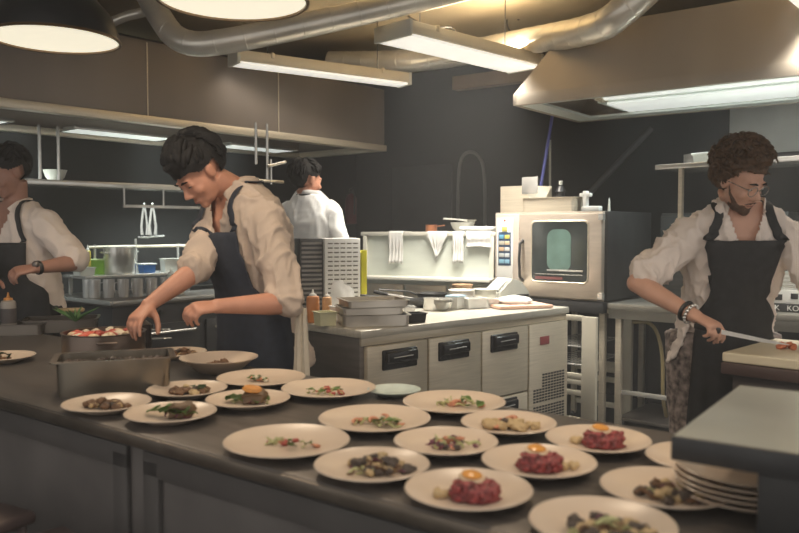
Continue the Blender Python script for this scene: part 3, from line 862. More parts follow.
bottle('sauce_bottle', 'peach sauce bottle right beside the orange one', P(327, 319, .902), .026, .15, mat('peach_sauce', (.60, .36, .18), .4), WHITEP)
def crumpled(name, label, p, r, h, m, cat='cloth', seed=0):
    b = MB(); b.ico((0, 0, 0), (r, r * .8, h), 4)
    for v_ in b.bm.verts:
        n_ = noise.fractal(v_.co * 14 + V((seed, 0, 0)), 1, 2, 4)
        v_.co += v_.co.normalized() * n_ * .018
        if v_.co.z < -h * .45: v_.co.z = -h * .45
    o = b.build(name, m, ang=70); o.location = p + V((0, 0, h * .45)); tag(o, label, cat); return o
crumpled('plastic_bag', 'crumpled white plastic bag behind the sauce bottles', P(338, 311, .902), .115, .15, mat('white_bag', (.72, .72, .70), .35, 0, .04), 'bag', 3)
t = thing('red_cap_jar', 'small jar with red lid on top of the clutter by the white bag', 'jar', P(342, 300, .902) + V((.0, .12, .12)), 0)
# jar stands on a steel pan of its own height
bpy.data.objects.remove(t)
# pans, ladles
def pan(label, p, r, h, rz, hl=.22, hm=BLACK, m=STEEL_B):
    t = thing('frying_pan', label, 'pan', p, rz)
    b = MB(); b.lathe([(.001, 0), (r * .8, 0), (r, h), (r * 1.02, h), (r * .97, h), (r * .78, .004), (.001, .004)], 32); b.build('vessel', m, t)
    b = MB(); b.tube([(r * .97, 0, h * .8), (r + .05, 0, h + .012), (r + hl, 0, h + .03)], [.010, .011, .013], 10, ry=.006, side=(0, 1, 0)); b.build('handle', hm, t)
pan('black handled pan behind the steel trays, its handle pointing left', P(425, 308, .902) + V((-.02, .1, .0)), .11, .045, R(195), .26, BLACK, mat('black_pan', (.03, .03, .03), .35, .3))
pan('second black handled pan, beyond the steel tray stack', P(440, 301, .902) + V((-.05, .12, .0)), .11, .045, R(190), .26, BLACK, mat('black_pan', (.03, .03, .03), .35, .3))
tub('black_tray', 'small black tub just right of the steel tray stack', P(412, 322, .902), .13, .08, .045, BLACK, R(30))
WB = mat('white_stoneware', (.68, .66, .62), .35, 0, .05)
def stack(px, py, n, r, h, step, m, lab, group, dy=0):
    p0 = P(px, py, .902) + V((0, dy, 0)); z = .902
    for k in range(n):
        nm = ['bottom', 'second', 'third', 'fourth', 'fifth'][k] if k < n - 1 else 'topmost'
        bowl('stacked_bowl', '%s %s' % (nm, lab), V((p0.x, p0.y, z)), r, h, m, group, rz=0)
        z += step
stack(462, 304, 4, .085, .045, .014, WB, 'white bowl of the stack in the middle of the counter', 'white bowls stacked on the counter', .05)
stack(441, 310, 2, .075, .05, .016, STEEL_B, 'steel bowl of the low stack before the white bowls', 'steel bowls by the pans')
stack(486, 302, 3, .075, .05, .016, WHITED, 'white bowl of the stack beside the label printer', 'white bowls by the printer', .04)
tub('white_tub', 'white tub with food scraps in front of the stacked white bowls', P(474, 308, .902), .13, .10, .06, WHITEP, .4)
tub('white_tub', 'white tub with blue film beside the copper coloured bowl', P(456, 309, .902) + V((0, .03, 0)), .08, .08, .07, WHITEP, .9, lidm=mat('pale_blue_film', (.35, .50, .62), .3))
bowl('copper_bowl', 'peach coloured bowl standing behind the steel bowls', P(428, 303, .902) + V((.25, .30, 0)), .07, .10, mat('peach_bowl', (.55, .36, .22), .4))
for k, (px, py, lb) in enumerate(((404, 311, 'metal ladle lying with its black grip over the steel trays'), (414, 305, 'long ladle lying beside the black handled pans'))):
    t = thing('ladle', lb, 'ladle', P(px, py, .902) + V((-.02, .08, .003)), R(170 + 15 * k))
    b = MB(); b.tube([(-.02, 0, .03), (.1, 0, .05), (.2, 0, .07)], .006, 8, ry=.004); b.build('handle', STEEL_B, t)
    b = MB(); b.lathe([(.001, 0), (.03, .004), (.04, .022), (.038, .022), (.001, .004)], 18, (-.045, 0, 0)); b.build('scoop', STEEL_B, t)
    b = MB(); b.tube([(.15, 0, .06), (.24, 0, .078)], .011, 8); b.build('grip', BLACK, t)
# label printer / scale
def printer():
    t = thing('label_printer', 'white wedge shaped label printer in front of the oven', 'printer', P(508, 300, .902) + V((0, .06, 0)), R(25))
    b = MB()
    prof = [(-.12, 0), (.13, 0), (.13, .05), (.06, .13), (-.02, .15), (-.12, .06)]
    b.ring_loft([[(x, -.09, z) for x, z in prof], [(x, .09, z) for x, z in prof]]); bmesh.ops.bevel(b.bm, geom=b.bm.edges[:], offset=.008, segments=2, affect='EDGES'); b.build('casing', WHITED, t)
    B('slot', BLACK, t, (.02, .12, -.094, -.088, .02, .04))
    b = MB(); b.box(-.10, .0, -.075, .075, .0, .004, bev=0); bmesh.ops.rotate(b.bm, verts=b.bm.verts, cent=(-.1, 0, 0), matrix=Matrix.Rotation(-.72, 3, 'Y')); bmesh.ops.translate(b.bm, verts=b.bm.verts, vec=(-.018, 0, .07)); b.build('lid', mat('grey_lid', (.40, .40, .38), .4), t)
printer()
def board(name, label, p, w, d, h, m, rz, cat='cutting board'):
    o = B(name, m, None, (-w / 2, w / 2, -d / 2, d / 2, 0, h), bev=.006); o.location = p; o.rotation_euler.z = rz
    return tag(o, label, cat)
PK = mat('pink_board', (.62, .40, .30), .5, 0, .05)
c = loc(FC_O, FC_A, 1.44, .20, .902)
board('cutting_board', 'salmon pink cutting board on the right end of the refrigerated counter', c, .36, .26, .02, PK, R(FC_A - 25))
c.z = .924
o = crumpled('paper_sheet', 'crumpled white paper lying on the pink cutting board', c + V((-.02, .03, -.0)), .12, .03, WHITEP, 'paper', 9)

# things on oven
OV = lambda x, y: loc(BK_O, BK_A, x, y, 1.507)
t = thing('steel_hopper', 'angled steel box on top of the oven above the buttons', 'container', OV(-.80, .16), R(BK_A))
b = MB(); b.ring_loft([[(-.06, -.1, 0), (.25, -.1, 0), (.25, .1, 0), (-.06, .1, 0)], [(-.06, -.1, .19), (.12, -.1, .19), (.25, -.1 + .2, .19), (-.06, .1, .19)]]); b.build('body', STEEL, t)
B('flap', STEEL_B, t, (.12, .25, -.102, -.098, .13, .25))
tray('gastro_tray', 'shallow steel tray on the oven top, in front of the angled box', OV(-.46, .14), .42, .24, .10, STEEL, R(BK_A))
t = thing('tap_fitting', 'white plastic fitting standing on the oven top', 'fitting', OV(-.17, .12), R(BK_A))
b = MB(); b.box(-.06, .07, -.03, .03, 0, .035, bev=.006); b.box(-.055, -.025, -.02, .02, .03, .14, bev=.006); b.box(-.08, .0, -.02, .02, .10, .125, bev=.005); b.build('body', WHITEP, t)
b = MB(); b.lathe([(.001, 0), (.010, 0), (.006, .07), (.001, .09)], 12, (.13, 0, 0)); b.build('nozzle', WHITED, t)
t = thing('valve', 'small dark valve where the blue hose meets the oven', 'valve', OV(-.50, .30), 0)
b = MB(); b.lathe([(.001, 0), (.03, 0), (.03, .14), (.04, .15), (.02, .19), (.001, .2)], 16); b.build('body', BLACK, t)
b = MB(); b.lathe([(.001, .2), (.014, .2), (.014, .23), (.001, .23)], 12); b.build('cap', WHITED, t)

# right back counter: papers, boxes
t = thing('paper_stack', 'stack of white sheets and cloths on the counter right of the bearded cook', 'paper stack', loc(BK_O, BK_A, 1.05, .28, .902), R(BK_A))
for k in range(8):
    z0 = .13 + k * .012
    B('sheet', WHITED if k % 2 else WHITEP, t, (-.25 + .01 * (k % 3), .3, -.12, .15, z0 if k else .13, z0 + .010), bev=.002)
B('carton', WHITEP, t, (-.25, .3, -.13, .15, .045, .128), bev=.004)
for k in range(6): B('carton_mark', BLACK, t, (-.22 + k * .085, -.18 + k * .085, -.134, -.1295, .065 + .01 * (k % 2), .10 + .008 * (k % 2)), bev=.003)
B('black_box', BLACK, t, (-.25, .3, -.15, .15, 0, .043), bev=.003)
txt('lettering', 'K   KO', .045, WHITEP, t, (.02, -.152, .021))
# things on wall shelf
def on_ws(x, y): 
    u = V((math.cos(WSa), math.sin(WSa), 0)); v = V((-u.y, u.x, 0)); return WS + u * x + v * y + V((0, 0, .027))
tub('white_tub', 'low white tub on the wall shelf behind the curly hair', on_ws(.28, .15), .16, .12, .05, WHITED, WSa, lidm=WHITEP)
pot('small_pan', 'small dark pan on the left end of the wall shelf', on_ws(.14, .2), .05, .06, STEEL_D, 'pan', handles=False)
tub('white_tub', 'white tub on the wall shelf right of the curly hair', on_ws(1.02, .12), .26, .16, .05, WHITED, WSa, lidm=WHITEP)
B_ = B('wall_panel', mat('splashback_steel', (.50, .54, .53), .45, .4, .15, 3), None, (-.25, 2.6, 0, .02, 0, .40), bev=.003)
B_.location = loc(BK_O, BK_A, .62, 1.28, 1.94); B_.rotation_euler.z = R(BK_A); tag(B_, 'brushed steel splashback panel on the wall above the shelf', 'splashback')

# --------------------------------------------- prep table of the right cook
BT = P(722, 352, .95)
WPT = -45
def prep_table():
    t = thing('prep_table', 'dark low prep cabinet below the pale chopping board', 'table', V((BT.x, BT.y, 0)) , R(WPT))
    DB = mat('dark_cabinet', (.055, .045, .042), .45, .2, .2, 3)
    B('top', mat('dark_brown_top', (.075, .05, .045), .45), t, (.0, 1.25, -.01, .62, .875, .915), bev=.004)
    B('body', DB, t, (.03, 1.22, .02, .60, .10, .875), bev=.004)
    for k in range(2):
        q = B('door', DB, t, (.07 + k * .56, .61 + k * .56, .0, .018, .16, .80), bev=.004)
        b = MB(); b.tube([(.12 + k * .56, -.02, .74), (.26 + k * .56, -.02, .74)], .006, 8); b.build('handle', STEEL_B, q)
    B('plinth', BLACK, t, (.08, 1.15, .06, .55, 0, .10), bev=0)
    for z in (.80, .62):
        b = MB(); b.ball((.026, .06 if z > .7 else .05, z), (.008, .022, .008)); b.build('knob', STEEL_B, t)
prep_table()
WOODB = mat('pale_board', (.66, .58, .42), .5, 0, .05, 5)
cb = board('chopping_board', 'pale chopping board under the knife of the bearded cook', V((BT.x, BT.y, .917)) , .2, .2, .03, WOODB, R(WPT))
me = cb.data
bb = MB(); bb.box(.0, .80, .0, .50, 0, .033, bev=.005)
bb.bm.to_mesh(me); bb.bm.free()
me.materials.clear(); me.materials.append(WOODB)

# more small things of the crowded counters
tub('steel_insert', 'small steel insert between the black pans and the white bowls', P(404, 316, .902), .10, .08, .05, STEEL_B, .5)
tub('white_tub', 'small white tub at the front edge, left of the label printer', P(492, 307, .902), .07, .07, .05, WHITEP, .2)
pot('small_pot', 'small steel pot behind the black tub on the refrigerated counter', P(424, 313, .902) + V((.05, .16, 0)), .05, .07, STEEL_B, handles=False)
for k in range(4):
    tray('steel_platter', ['lowest', 'second', 'third', 'top'][k] + ' flat steel platter of the pile at the left end of the range', V((P(72, 288, .9).x, P(72, 288, .9).y + .25, .903 + k * .022)), .24, .18, .02, STEEL_B, R(HL_A + 6 * k), 'platter', 'flat steel platters piled on the range')
# ------------------------------------------------------------------ plates
def plate_mesh(r, h):
    b = MB()
    b.lathe([(.001, .0), (r * .52, 0), (r * .56, .003), (r * .62, .006), (r * .95, h - .003), (r, h), (r * .985, h + .002), (r * .93, h - .002), (r * .70, .0105), (r * .58, .0075), (.001, .0070)], 56)
    return b
SMALL = plate_mesh(.1140, .022).build('plate', CERAM)
LARGE = plate_mesh(.1375, .022).build('plate', CERAM)
bb = MB(); bb.lathe([(.001, 0), (.06, 0), (.07, .004), (.115, .042), (.13, .048), (.131, .051), (.112, .046), (.066, .010), (.001, .009)], 48)
BOWLP = bb.build('plate', CERAM)
protos = {'s': SMALL, 'l': LARGE, 'b': BOWLP}
used = set(); REG = []
PT = .9005
FOOD = {}
def fm(n, c, **k):
    return mat('food_' + n, c, k.pop('rough', .5), 0, .25, 40, .4)
F_green = fm('green', (.13, .22, .05)); F_dkgreen = fm('dark_green', (.05, .09, .03)); F_pale = fm('pale_leek', (.50, .50, .24))
F_red = fm('radish', (.42, .08, .06)); F_pink = fm('shrimp_pink', (.60, .26, .15)); F_orange = fm('orange', (.62, .27, .06))
F_yolk = mat('egg_yolk', (.66, .30, .07), .2, 0, .1, 10); F_egg = mat('egg_white', (.66, .50, .33), .35, 0, .05)
F_beet = mat('tartare', (.24, .045, .045), .5, 0, .7, 90, .7); F_brown = fm('roast_brown', (.17, .09, .045)); F_dark = fm('mushroom', (.07, .05, .04))
F_tan = fm('potato', (.52, .38, .20)); F_purple = fm('purple_onion', (.22, .07, .11)); F_crust = fm('crust', (.32, .20, .09))
F_fil = fm('dark_fillet', (.13, .075, .035)); F_cream = fm('cream', (.68, .60, .45))
PIECES = {}
def piece_mesh(kind, seed):
    key = (kind, seed)
    if key in PIECES: return PIECES[key]
    b = MB()
    if kind == 'chunk': b.ico((0, 0, .4), (1, .8, .6), 3, .45, 1.6, seed)
    elif kind == 'slice':
        b.lathe([(.001, 0), (.95, 0), (1, .06), (1, .16), (.95, .2), (.001, .2)], 18, (0, 0, .2), Euler((.35 + seed * .2, .2, 0)))
    elif kind == 'strip':
        pts = [(-1.3 + 2.6 * i / 8, .35 * math.sin(i * .9 + seed), .35 + .3 * math.sin(i * .7 + seed * 2)) for i in range(9)]
        b.tube(pts, [.12 + .16 * math.sin(PI * (i + .5) / 9) for i in range(9)], 8, ry=.12)
    elif kind == 'leaf':
        rows = []
        for i in range(9):
            t = i / 8; w = .75 * math.sin(PI * min(1, t * .95 + .05)) + .02
            z = .3 + .9 * t * (1 - .5 * t) + .12 * math.sin(seed + 5 * t)
            rows.append([(-1 + 2 * t, w * s, z + .25 * abs(s) + .08 * math.sin(9 * t + s * 3)) for s in (-1, -.5, 0, .5, 1)])
        b.ring_loft(rows, False, False, closed=False)
        f = b.bm.faces[:]; ex = bmesh.ops.solidify(b.bm, geom=f, thickness=.05)
    elif kind == 'roll':
        b.tube([(-.9, 0, .5), (-.4, 0, .55), (.4, 0, .55), (.9, 0, .5)], [.42, .5, .5, .42], 14)
    elif kind == 'shrimp':
        pts = [(.8 * math.cos(a), .8 * math.sin(a), .4) for a in [R(20 + 30 * i) for i in range(8)]]
        b.tube(pts, [.14, .26, .34, .36, .34, .28, .2, .1], 10)
    o = b.build('tmp_piece', F_green, ang=60)
    me = o.data; me.name = kind + '_mesh'; bpy.data.objects.remove(o)
    PIECES[key] = me
    return me
def serving(name, label, p, items, cat, group=None, extra=None, spread=(.045, .03), rz=0):
    """items: list of (part name, kind, material, size, count)"""
    t = thing(name, label, cat, p, rz, group)
    n = 0; spread = (spread[0] * 1.2, spread[1] * 1.35)
    for nm, kind, m, size, cnt in items:
        for i in range(int(cnt * 1.7)):
            key = (kind, m.name, i % 3)
            if key not in FOOD:
                me = piece_mesh(kind, i % 3).copy(); me.materials.clear(); me.materials.append(m); FOOD[key] = me
            o = bpy.data.objects.new(nm, FOOD[key]); COL.objects.link(o); o.parent = t
            a = random.uniform(0, 2 * PI); q = math.sqrt(random.random())
            s = size * random.uniform(.65, 1.15)
            x, y = q * spread[0] * math.cos(a), q * spread[1] * math.sin(a)
            lift = (1 - q) * spread[1] * .65 * random.random()
            o.location = (x, y, lift); o.scale = (s, s, s); o.rotation_euler = (random.uniform(-.3, .3), random.uniform(-.3, .3), random.uniform(0, 6.28))
            n += 1
    if extra: extra(t)
    return t
def tartare(t):
    b = MB(); b.ico((0, 0, .0), (.044, .040, .040), 5)
    for v_ in b.bm.verts: v_.co.z = max(0, min(v_.co.z, .026 + .1 * (v_.co.z - .026)))
    for v_ in b.bm.verts:
        n_ = noise.noise(v_.co * 90) * .010 + noise.noise(v_.co * 210) * .006
        v_.co += V((v_.co.x, v_.co.y, .012)).normalized() * n_
        v_.co.z = max(0, v_.co.z)
    b.build('beet_tartare', F_beet, t, ang=80)
    for i in range(10):
        a = random.uniform(0, 6.28); b = MB(); b.ico((0, 0, 0), .006, 1, .5, 2, i); q = b.build('diced_beet', F_beet, t, ang=80)
        q.location = (.042 * math.cos(a), .040 * math.sin(a), .005 + .02 * random.random())
    e = MB(); e.lathe([(.001, .0), (.021, 0), (.022, .003), (.019, .006), (.001, .007)], 28, (-.006, .012, .029), Euler((.12, .1, 0)), sx=1.1); w_ = e.build('egg_slice', F_egg, t)
    e = MB(); e.lathe([(.001, .0), (.018, 0), (.018, .002), (.012, .005), (.001, .006)], 24, (-.006, .011, .036), Euler((.12, .1, 0))); e.build('egg_yolk', F_yolk, w_)
def crumbs(t, off=(-.055, 0)):
    for i in range(5):
        b = MB(); b.ico((0, 0, .005), .008, 2, .4, 2, i); q = b.build('nut', F_tan, t); q.location = (off[0] + random.uniform(-.012, .012), off[1] + random.uniform(-.012, .012), 0)
def fillet(t):
    b = MB(); b.box(-.012, .050, -.018, .018, 0, .034, bev=.012, seg=4); bmesh.ops.subdivide_edges(b.bm, edges=b.bm.edges[:], cuts=2, use_grid_fill=True)
    for v_ in b.bm.verts: v_.co += V((1, 1, 1)) * noise.noise(v_.co * 70) * .009
    b.build('fillet', F_fil, t, ang=70)
def plate(kind, px, py, label, food=None):
    rim = {'s': .024, 'l': .024, 'b': .05}[kind]
    p = P(px, py, PT + rim); p.z = PT
    src = protos[kind]
    if kind in used: o = src.copy(); COL.objects.link(o)
    else: o = src; used.add(kind)
    o.name = 'plate' if kind != 'b' else 'deep_plate'
    o.location = p; o.rotation_euler.z = random.uniform(0, 6)
    tag(o, label, 'plate', 'plates set out on the pass')
    reg = [V((p.x, p.y, 0)), {'s': .1140, 'l': .1375, 'b': .132}[kind], [o], V((p.x, p.y, 0)), o.location.copy()]; REG.append(reg)
    if food:
        f = food[0]; off = food[1] if len(food) > 1 else (0, 0)
        base = p + V((off[0], off[1], .0085 if kind != 'b' else .012))
        reg[2].append(f(base))
    return p
sal1 = [('radish_piece', 'chunk', F_red, .010, 3), ('cucumber_strip', 'strip', F_pale, .011, 6), ('herb_leaf', 'leaf', F_green, .013, 3), ('shrimp', 'shrimp', F_pink, .011, 2)]
sal2 = [('leek_strip', 'strip', F_pale, .013, 8), ('shrimp', 'shrimp', F_pink, .014, 4), ('herb_leaf', 'leaf', F_green, .016, 4)]
mush = [('mushroom_piece', 'chunk', F_dark, .014, 8), ('beef_strip', 'strip', F_brown, .015, 6), ('potato_piece', 'chunk', F_tan, .013, 8), ('leek_strip', 'strip', F_pale, .013, 5), ('onion_piece', 'strip', F_purple, .010, 3)]
onion = [('onion_piece', 'strip', F_purple, .013, 6), ('leek_strip', 'strip', F_pale, .014, 8), ('shrimp', 'shrimp', F_pink, .013, 4), ('olive', 'chunk', F_dark, .010, 4)]
stew = [('roast_piece', 'chunk', F_brown, .014, 9), ('potato_piece', 'chunk', F_tan, .012, 6), ('mushroom_piece', 'chunk', F_dark, .011, 5), ('herb_leaf', 'leaf', F_dkgreen, .015, 2)]
def S(name, lb, items, cat='salad', **k):
    return lambda p: serving(name, lb, p, items, cat, rz=R(-10), **k)
plate('l', 290, 438, 'wide plate with a radish and cucumber salad, lone near the front edge of the pass', (S('salad', 'radish and cucumber salad on the wide plate at the front edge', sal1, spread=(.05, .02)), (.005, .0)))
plate('l', 325, 386, 'wide plate before the left end of the refrigerated counter', (S('salad', 'small shrimp salad with herb sprig, on the plate before the fridge counter corner', sal1, spread=(.05, .02)), (0, -.02)))
plate('l', 262, 377, 'wide plate below the hanging white towel', (S('salad', 'tiny pink and green salad on the plate under the white towel', [('herb_leaf', 'leaf', F_green, .015, 3), ('shrimp', 'shrimp', F_pink, .015, 3), ('cream_dab', 'chunk', F_cream, .010, 2)], spread=(.03, .012)), (0, 0)))
plate('l', 377, 416, 'wide plate with leeks and orange shrimp between four others', (S('salad', 'leek, orange shrimp and herb salad in the middle of the pass', sal2, spread=(.055, .02)), (.02, -.02)))
plate('l', 450, 401, 'wide plate nearest the fridge doors with one red shrimp', (S('salad', 'salad with red shrimp and loose herb leaf nearest the fridge doors', sal2, spread=(.055, .02)), (.02, -.0)))
plate('s', 376, 461, 'plate heaped with mushrooms, below the leek and shrimp plate', (S('salad', 'mushroom, beef and potato salad at the front edge of the pass', mush, spread=(.055, .032)), (.01, 0)))
plate('s', 447, 440, 'plate with purple onion pasta salad in the middle of the pass', (S('salad', 'purple onion and pale pasta salad in the middle of the pass', onion, spread=(.045, .025)), (.015, 0)))
plate('s', 510, 422, 'plate with potato salad below the vented fridge end', (S('salad', 'potato and mushroom salad on the plate below the vent grille', [('potato_piece', 'chunk', F_tan, .016, 10), ('olive', 'chunk', F_dark, .012, 5), ('shrimp', 'shrimp', F_pink, .015, 3)], spread=(.055, .022)), (.0, 0)))
plate('s', 470, 486, 'plate with red tartare and a dark orange yolk, nearest the camera in the middle', (S('tartare', 'red tartare topped with orange yolk on the front middle plate', [], 'tartare', extra=lambda t: (tartare(t), crumbs(t))), (.01, -.01)))
plate('s', 537, 458, 'plate with red tartare under a pale slice, right of the onion pasta', (S('tartare', 'red tartare with pale egg slice right of the onion pasta salad', [], 'tartare', extra=lambda t: (tartare(t), crumbs(t, (.06, .01)))), (.0, -.01)))
plate('s', 598, 438, 'plate with red tartare furthest along, below the steel legs', (S('tartare', 'low red tartare with nuts on its left side, below the steel legs', [], 'tartare', extra=lambda t: (tartare(t), crumbs(t, (-.06, .01)))), (.01, -.01)))
plate('s', 609, 516, 'plate with mushroom salad cut by the bottom edge of the picture', (S('salad', 'dark mushroom salad cut by the bottom edge of the picture', mush, spread=(.055, .035)), (.0, -.02)))
plate('s', 664, 485, 'plate with olive and potato salad beside the stack of empty plates', (S('salad', 'olive and potato salad beside the stack of empty plates', mush, spread=(.045, .035)), (.01, -.01)))
plate('s', 694, 457, 'plate half hidden by the dark steel shelf, orange food on it', (S('salad', 'orange shrimp salad half hidden under the dark steel shelf', [('shrimp', 'shrimp', F_orange, .014, 4), ('herb_leaf', 'leaf', F_dkgreen, .014, 2)], spread=(.02, .02)), (.02, -.03)))
plate('s', 243, 398, 'plate with dark fillet topped by an orange slice', (S('fillet_dish', 'dark fillet topped by an orange slice beside green salad', [('salad_leaf', 'leaf', F_green, .018, 7), ('onion_piece', 'strip', F_purple, .009, 3), ('leek_strip', 'strip', F_pale, .010, 4)], 'fillet', extra=lambda t: (fillet(t), [setattr(q, 'location', (0, 0, .0)) for q in []]), spread=(.05, .015)), (.0, 0)))
fd = [o for o in COL.objects if o.name.startswith('fillet_dish')][-1]
b = MB(); b.lathe([(.001, 0), (.026, 0), (.028, .003), (.024, .010), (.001, .012)], 24, (.012, 0, .034), Euler((0, .15, 0))); b.build('orange_slice', F_orange, fd)
plate('s', 171, 409, 'plate with green salad and upright crusted fillet at the left front', (S('fillet_dish', 'green salad leaves with upright crusted fillet on the left front plate', [('salad_leaf', 'leaf', F_green, .024, 7), ('onion_piece', 'strip', F_purple, .012, 3)], 'fillet', extra=lambda t: fillet(t), spread=(.055, .02)), (.01, 0)))
plate('s', 112, 402, 'leftmost plate in front of the deep steel pan, roast on it', (S('roast_dish', 'brown roast and potatoes on the plate before the deep steel pan', stew, 'roast', spread=(.05, .022)), (.0, 0)))
plate('s', 190, 387, 'plate with nutty salad right behind the two fillet plates', (S('salad', 'nutty brown salad right behind the two fillet plates', stew, spread=(.05, .022)), (.01, 0)))
plate('b', 219, 357, 'deep plate with meat under the hands of the bending cook', (S('roast_dish', 'dark diced meat in the deep plate under the hands', [('meat_piece', 'chunk', F_brown, .016, 12), ('bacon_piece', 'chunk', F_pink, .012, 4), ('cream_dab', 'chunk', F_cream, .016, 2)], 'roast', spread=(.05, .03)), (.01, 0)))
plate('s', 176, 351, 'plate with chopped garnish behind the deep steel pan', (S('roast_dish', 'chopped brown garnish on the plate behind the deep steel pan', stew, 'roast', spread=(.06, .03)), (.01, 0)))
plate('s', 2, 355, 'plate cut by the left edge of the picture', (S('roast_dish', 'dark greens on the plate cut by the left edge', [('salad_leaf', 'leaf', F_dkgreen, .018, 4), ('roast_piece', 'chunk', F_brown, .012, 4)], 'roast', spread=(.04, .02)), (-.01, 0)))
# plates lie side by side: none cuts into its neighbour
for it in range(200):
    for i in range(len(REG)):
        for j in range(i):
            d = REG[i][0] - REG[j][0]; m_ = REG[i][1] + REG[j][1] + .001
            if d.length < m_:
                s_ = d.normalized() * (m_ - d.length) * .5; REG[i][0] += s_; REG[j][0] -= s_
for g_ in REG:
    for q in g_[2]: q.location += g_[0] - g_[3]
# clear glass plate between the wide plates
GL = mat('frosted_glass', (.50, .58, .54), .3, 0, .2, 20, .3)
b = MB(); b.lathe([(.001, 0), (.045, 0), (.075, .016), (.078, .018), (.073, .017), (.044, .005), (.001, .005)], 40); g = b.build('glass_dish', GL); q = P(394, 390, .915); g.location = (q.x, q.y, PT)
tag(g, 'small pale green glass dish between the wide plates near the fridge', 'dish')
# stack of empty plates
sc_ = D(748, 478, 1.36); zz = PT
for k in range(5):
    o = SMALL.copy(); COL.objects.link(o); o.name = 'stacked_plate'; o.location = (sc_.x + .002 * math.sin(k * 2), sc_.y + .002 * math.cos(k), zz); o.scale = (1.08, 1.08, 1)
    tag(o, ['bottom', 'second', 'third', 'fourth', 'topmost'][k] + ' empty plate of the stack under the dark steel shelf', 'plate', 'empty plates stacked under the dark shelf')
    zz += .0105
# near dark steel shelf at bottom right
def near_shelf():
    o = V((.438, 1.24, 0)); rz = R(-35)
    t = thing('steel_bridge_shelf', 'dark steel shelf box close to the camera over the plate stack', 'shelf', o, rz)
    NS = mat('near_shelf_steel', (.44, .46, .43), .34, .5, .2, 2)
    B('shelf_board', NS, t, (0, .95, -.0, .50, 1.032, 1.05), bev=.003)
    B('front_lip', BLACK, t, (0, .95, -.006, .004, 1.012, 1.05), bev=.002)
    B('support_box', mat('near_black_panel', (.02, .02, .02), .5), t, (.128, .93, .0, .03, .902, 1.03), bev=.003)
    return t
near_shelf()

# ---------------------------------------------------- pass: vessels at left
def gn_pan():
    a, b2 = P(52, 368, 1.0), P(103, 368, 1.0)
    t = thing('deep_steel_pan', 'deep rectangular steel pan holding dark food at the left front', 'pan', P(108, 394, PT) + V((0, .06, 0)), R(19))
    w, d, h = .33, .19, .105; th = .003
    def rc(sx, sy, z, r=.025, n=4):
        q = []
        for cx, cy, a0 in ((sx - r, sy - r, 0), (-sx + r, sy - r, 90), (-sx + r, -sy + r, 180), (sx - r, -sy + r, 270)):
            for i in range(n + 1):
                a = R(a0 + 90 * i / n); q.append((cx + r * math.cos(a), cy + r * math.sin(a), z))
        return q
    b = MB(); b.ring_loft([rc(w / 2 - .012, d / 2 - .012, 0), rc(w / 2 - .008, d / 2 - .008, h - .004), rc(w / 2 + .008, d / 2 + .008, h - .003), rc(w / 2 + .008, d / 2 + .008, h), rc(w / 2 - .010, d / 2 - .010, h), rc(w / 2 - .016, d / 2 - .016, .004)])
    b.build('body', mat('pan_steel', (.22, .19, .15), .28, .85, .15, 8), t)
    b = MB(); b.box(-w / 2 + .02, w / 2 - .02, -d / 2 + .02, d / 2 - .02, .006, h - .03)
    for i in range(160): b.ico((random.uniform(-.14, .14), random.uniform(-.072, .072), h - .03 + random.uniform(-.004, .006)), random.uniform(.008, .014), 1, .4, 3, i)
    f = b.build('dark_food', F_dark, t); f['kind'] = 'stuff'
gn_pan()
pp = P(104, 331, 1.01)
tp = pot('low_pot', 'round steel pot of red and white food by the reaching hand', V((pp.x, pp.y, PT)), .145, .105, mat('pot_dark_steel', (.22, .17, .14), .3, .85, .2, 6), 'pot')
b = MB(); b.lathe([(.001, .0), (.136, 0), (.136, .004), (.001, .004)], 32, (0, 0, .088)); b.build('sauce', F_dark, tp)
for i in range(26):
    a = random.uniform(0, 6.28); q = math.sqrt(random.random()) * .115
    o = bpy.data.objects.new('onion_ring' if i % 2 else 'pepper_piece', None); bpy.data.objects.remove(o)
    m = [F_egg, F_red, F_cream, mat('coral_red', (.6, .12, .08), .5)][i % 4]; b = MB(); b.ico((0, 0, 0), (.026, .017, .014), 2, .4, 2, i); o = b.build(['cheese_piece', 'pepper_piece', 'bread_piece', 'salmon_piece'][i % 4], m, tp)
    o.location = (q * math.cos(a), q * math.sin(a), .097); o.rotation_euler.z = a
bottle('squeeze_bottle', 'white squeeze bottle with orange nozzle at the left picture edge', V((P(9, 333, PT).x, P(9, 333, PT).y, PT)), .034, .19, mat('bottle_grey', (.33, .30, .27), .4), F_orange, labelm=mat('dark_sticker', (.08, .07, .07), .5))
tray('gastro_tray', 'shallow dark tray with herbs behind the round pot', V((P(62, 330, PT).x, P(62, 330, PT).y, PT)), .34, .22, .06, mat('dark_tray', (.16, .14, .12), .3, .85), R(18))
tray('gastro_tray', 'shallow dark tray behind the herb tray, half hidden by the bottle', V((P(34, 333, PT).x - .06, P(34, 333, PT).y, PT)), .24, .20, .05, mat('dark_tray', (.16, .14, .12), .3, .85), R(10))
o = B('baguette', F_tan, None, (-.11, .11, -.02, .02, 0, .022), bev=.010, ang=60); o.location = V((P(60, 325, PT).x, P(60, 325, PT).y + .02, PT + .062)); o.rotation_euler.z = R(10); tag(o, 'thin pale bread stick lying on the herb tray', 'bread')
t = thing('herb_bunch', 'bunch of green herb sprigs standing behind the round pot', 'herbs', P(64, 325, .96) + V((0, .12, 0)), 0)
t.location.z = .962
b = MB()
for i in range(34):
    a = random.uniform(0, 6.28); L = random.uniform(.04, .11); dx, dy = math.cos(a), math.sin(a)
    b.tube([(0, 0, 0), (dx * L * .5, dy * L * .3, L * .35), (dx * L, dy * L * .6, L * .6)], [.002, .0055, .001], 6)
s = b.build('sprigs', mat('herb_green', (.09, .20, .06), .5), t); s['kind'] = 'stuff'
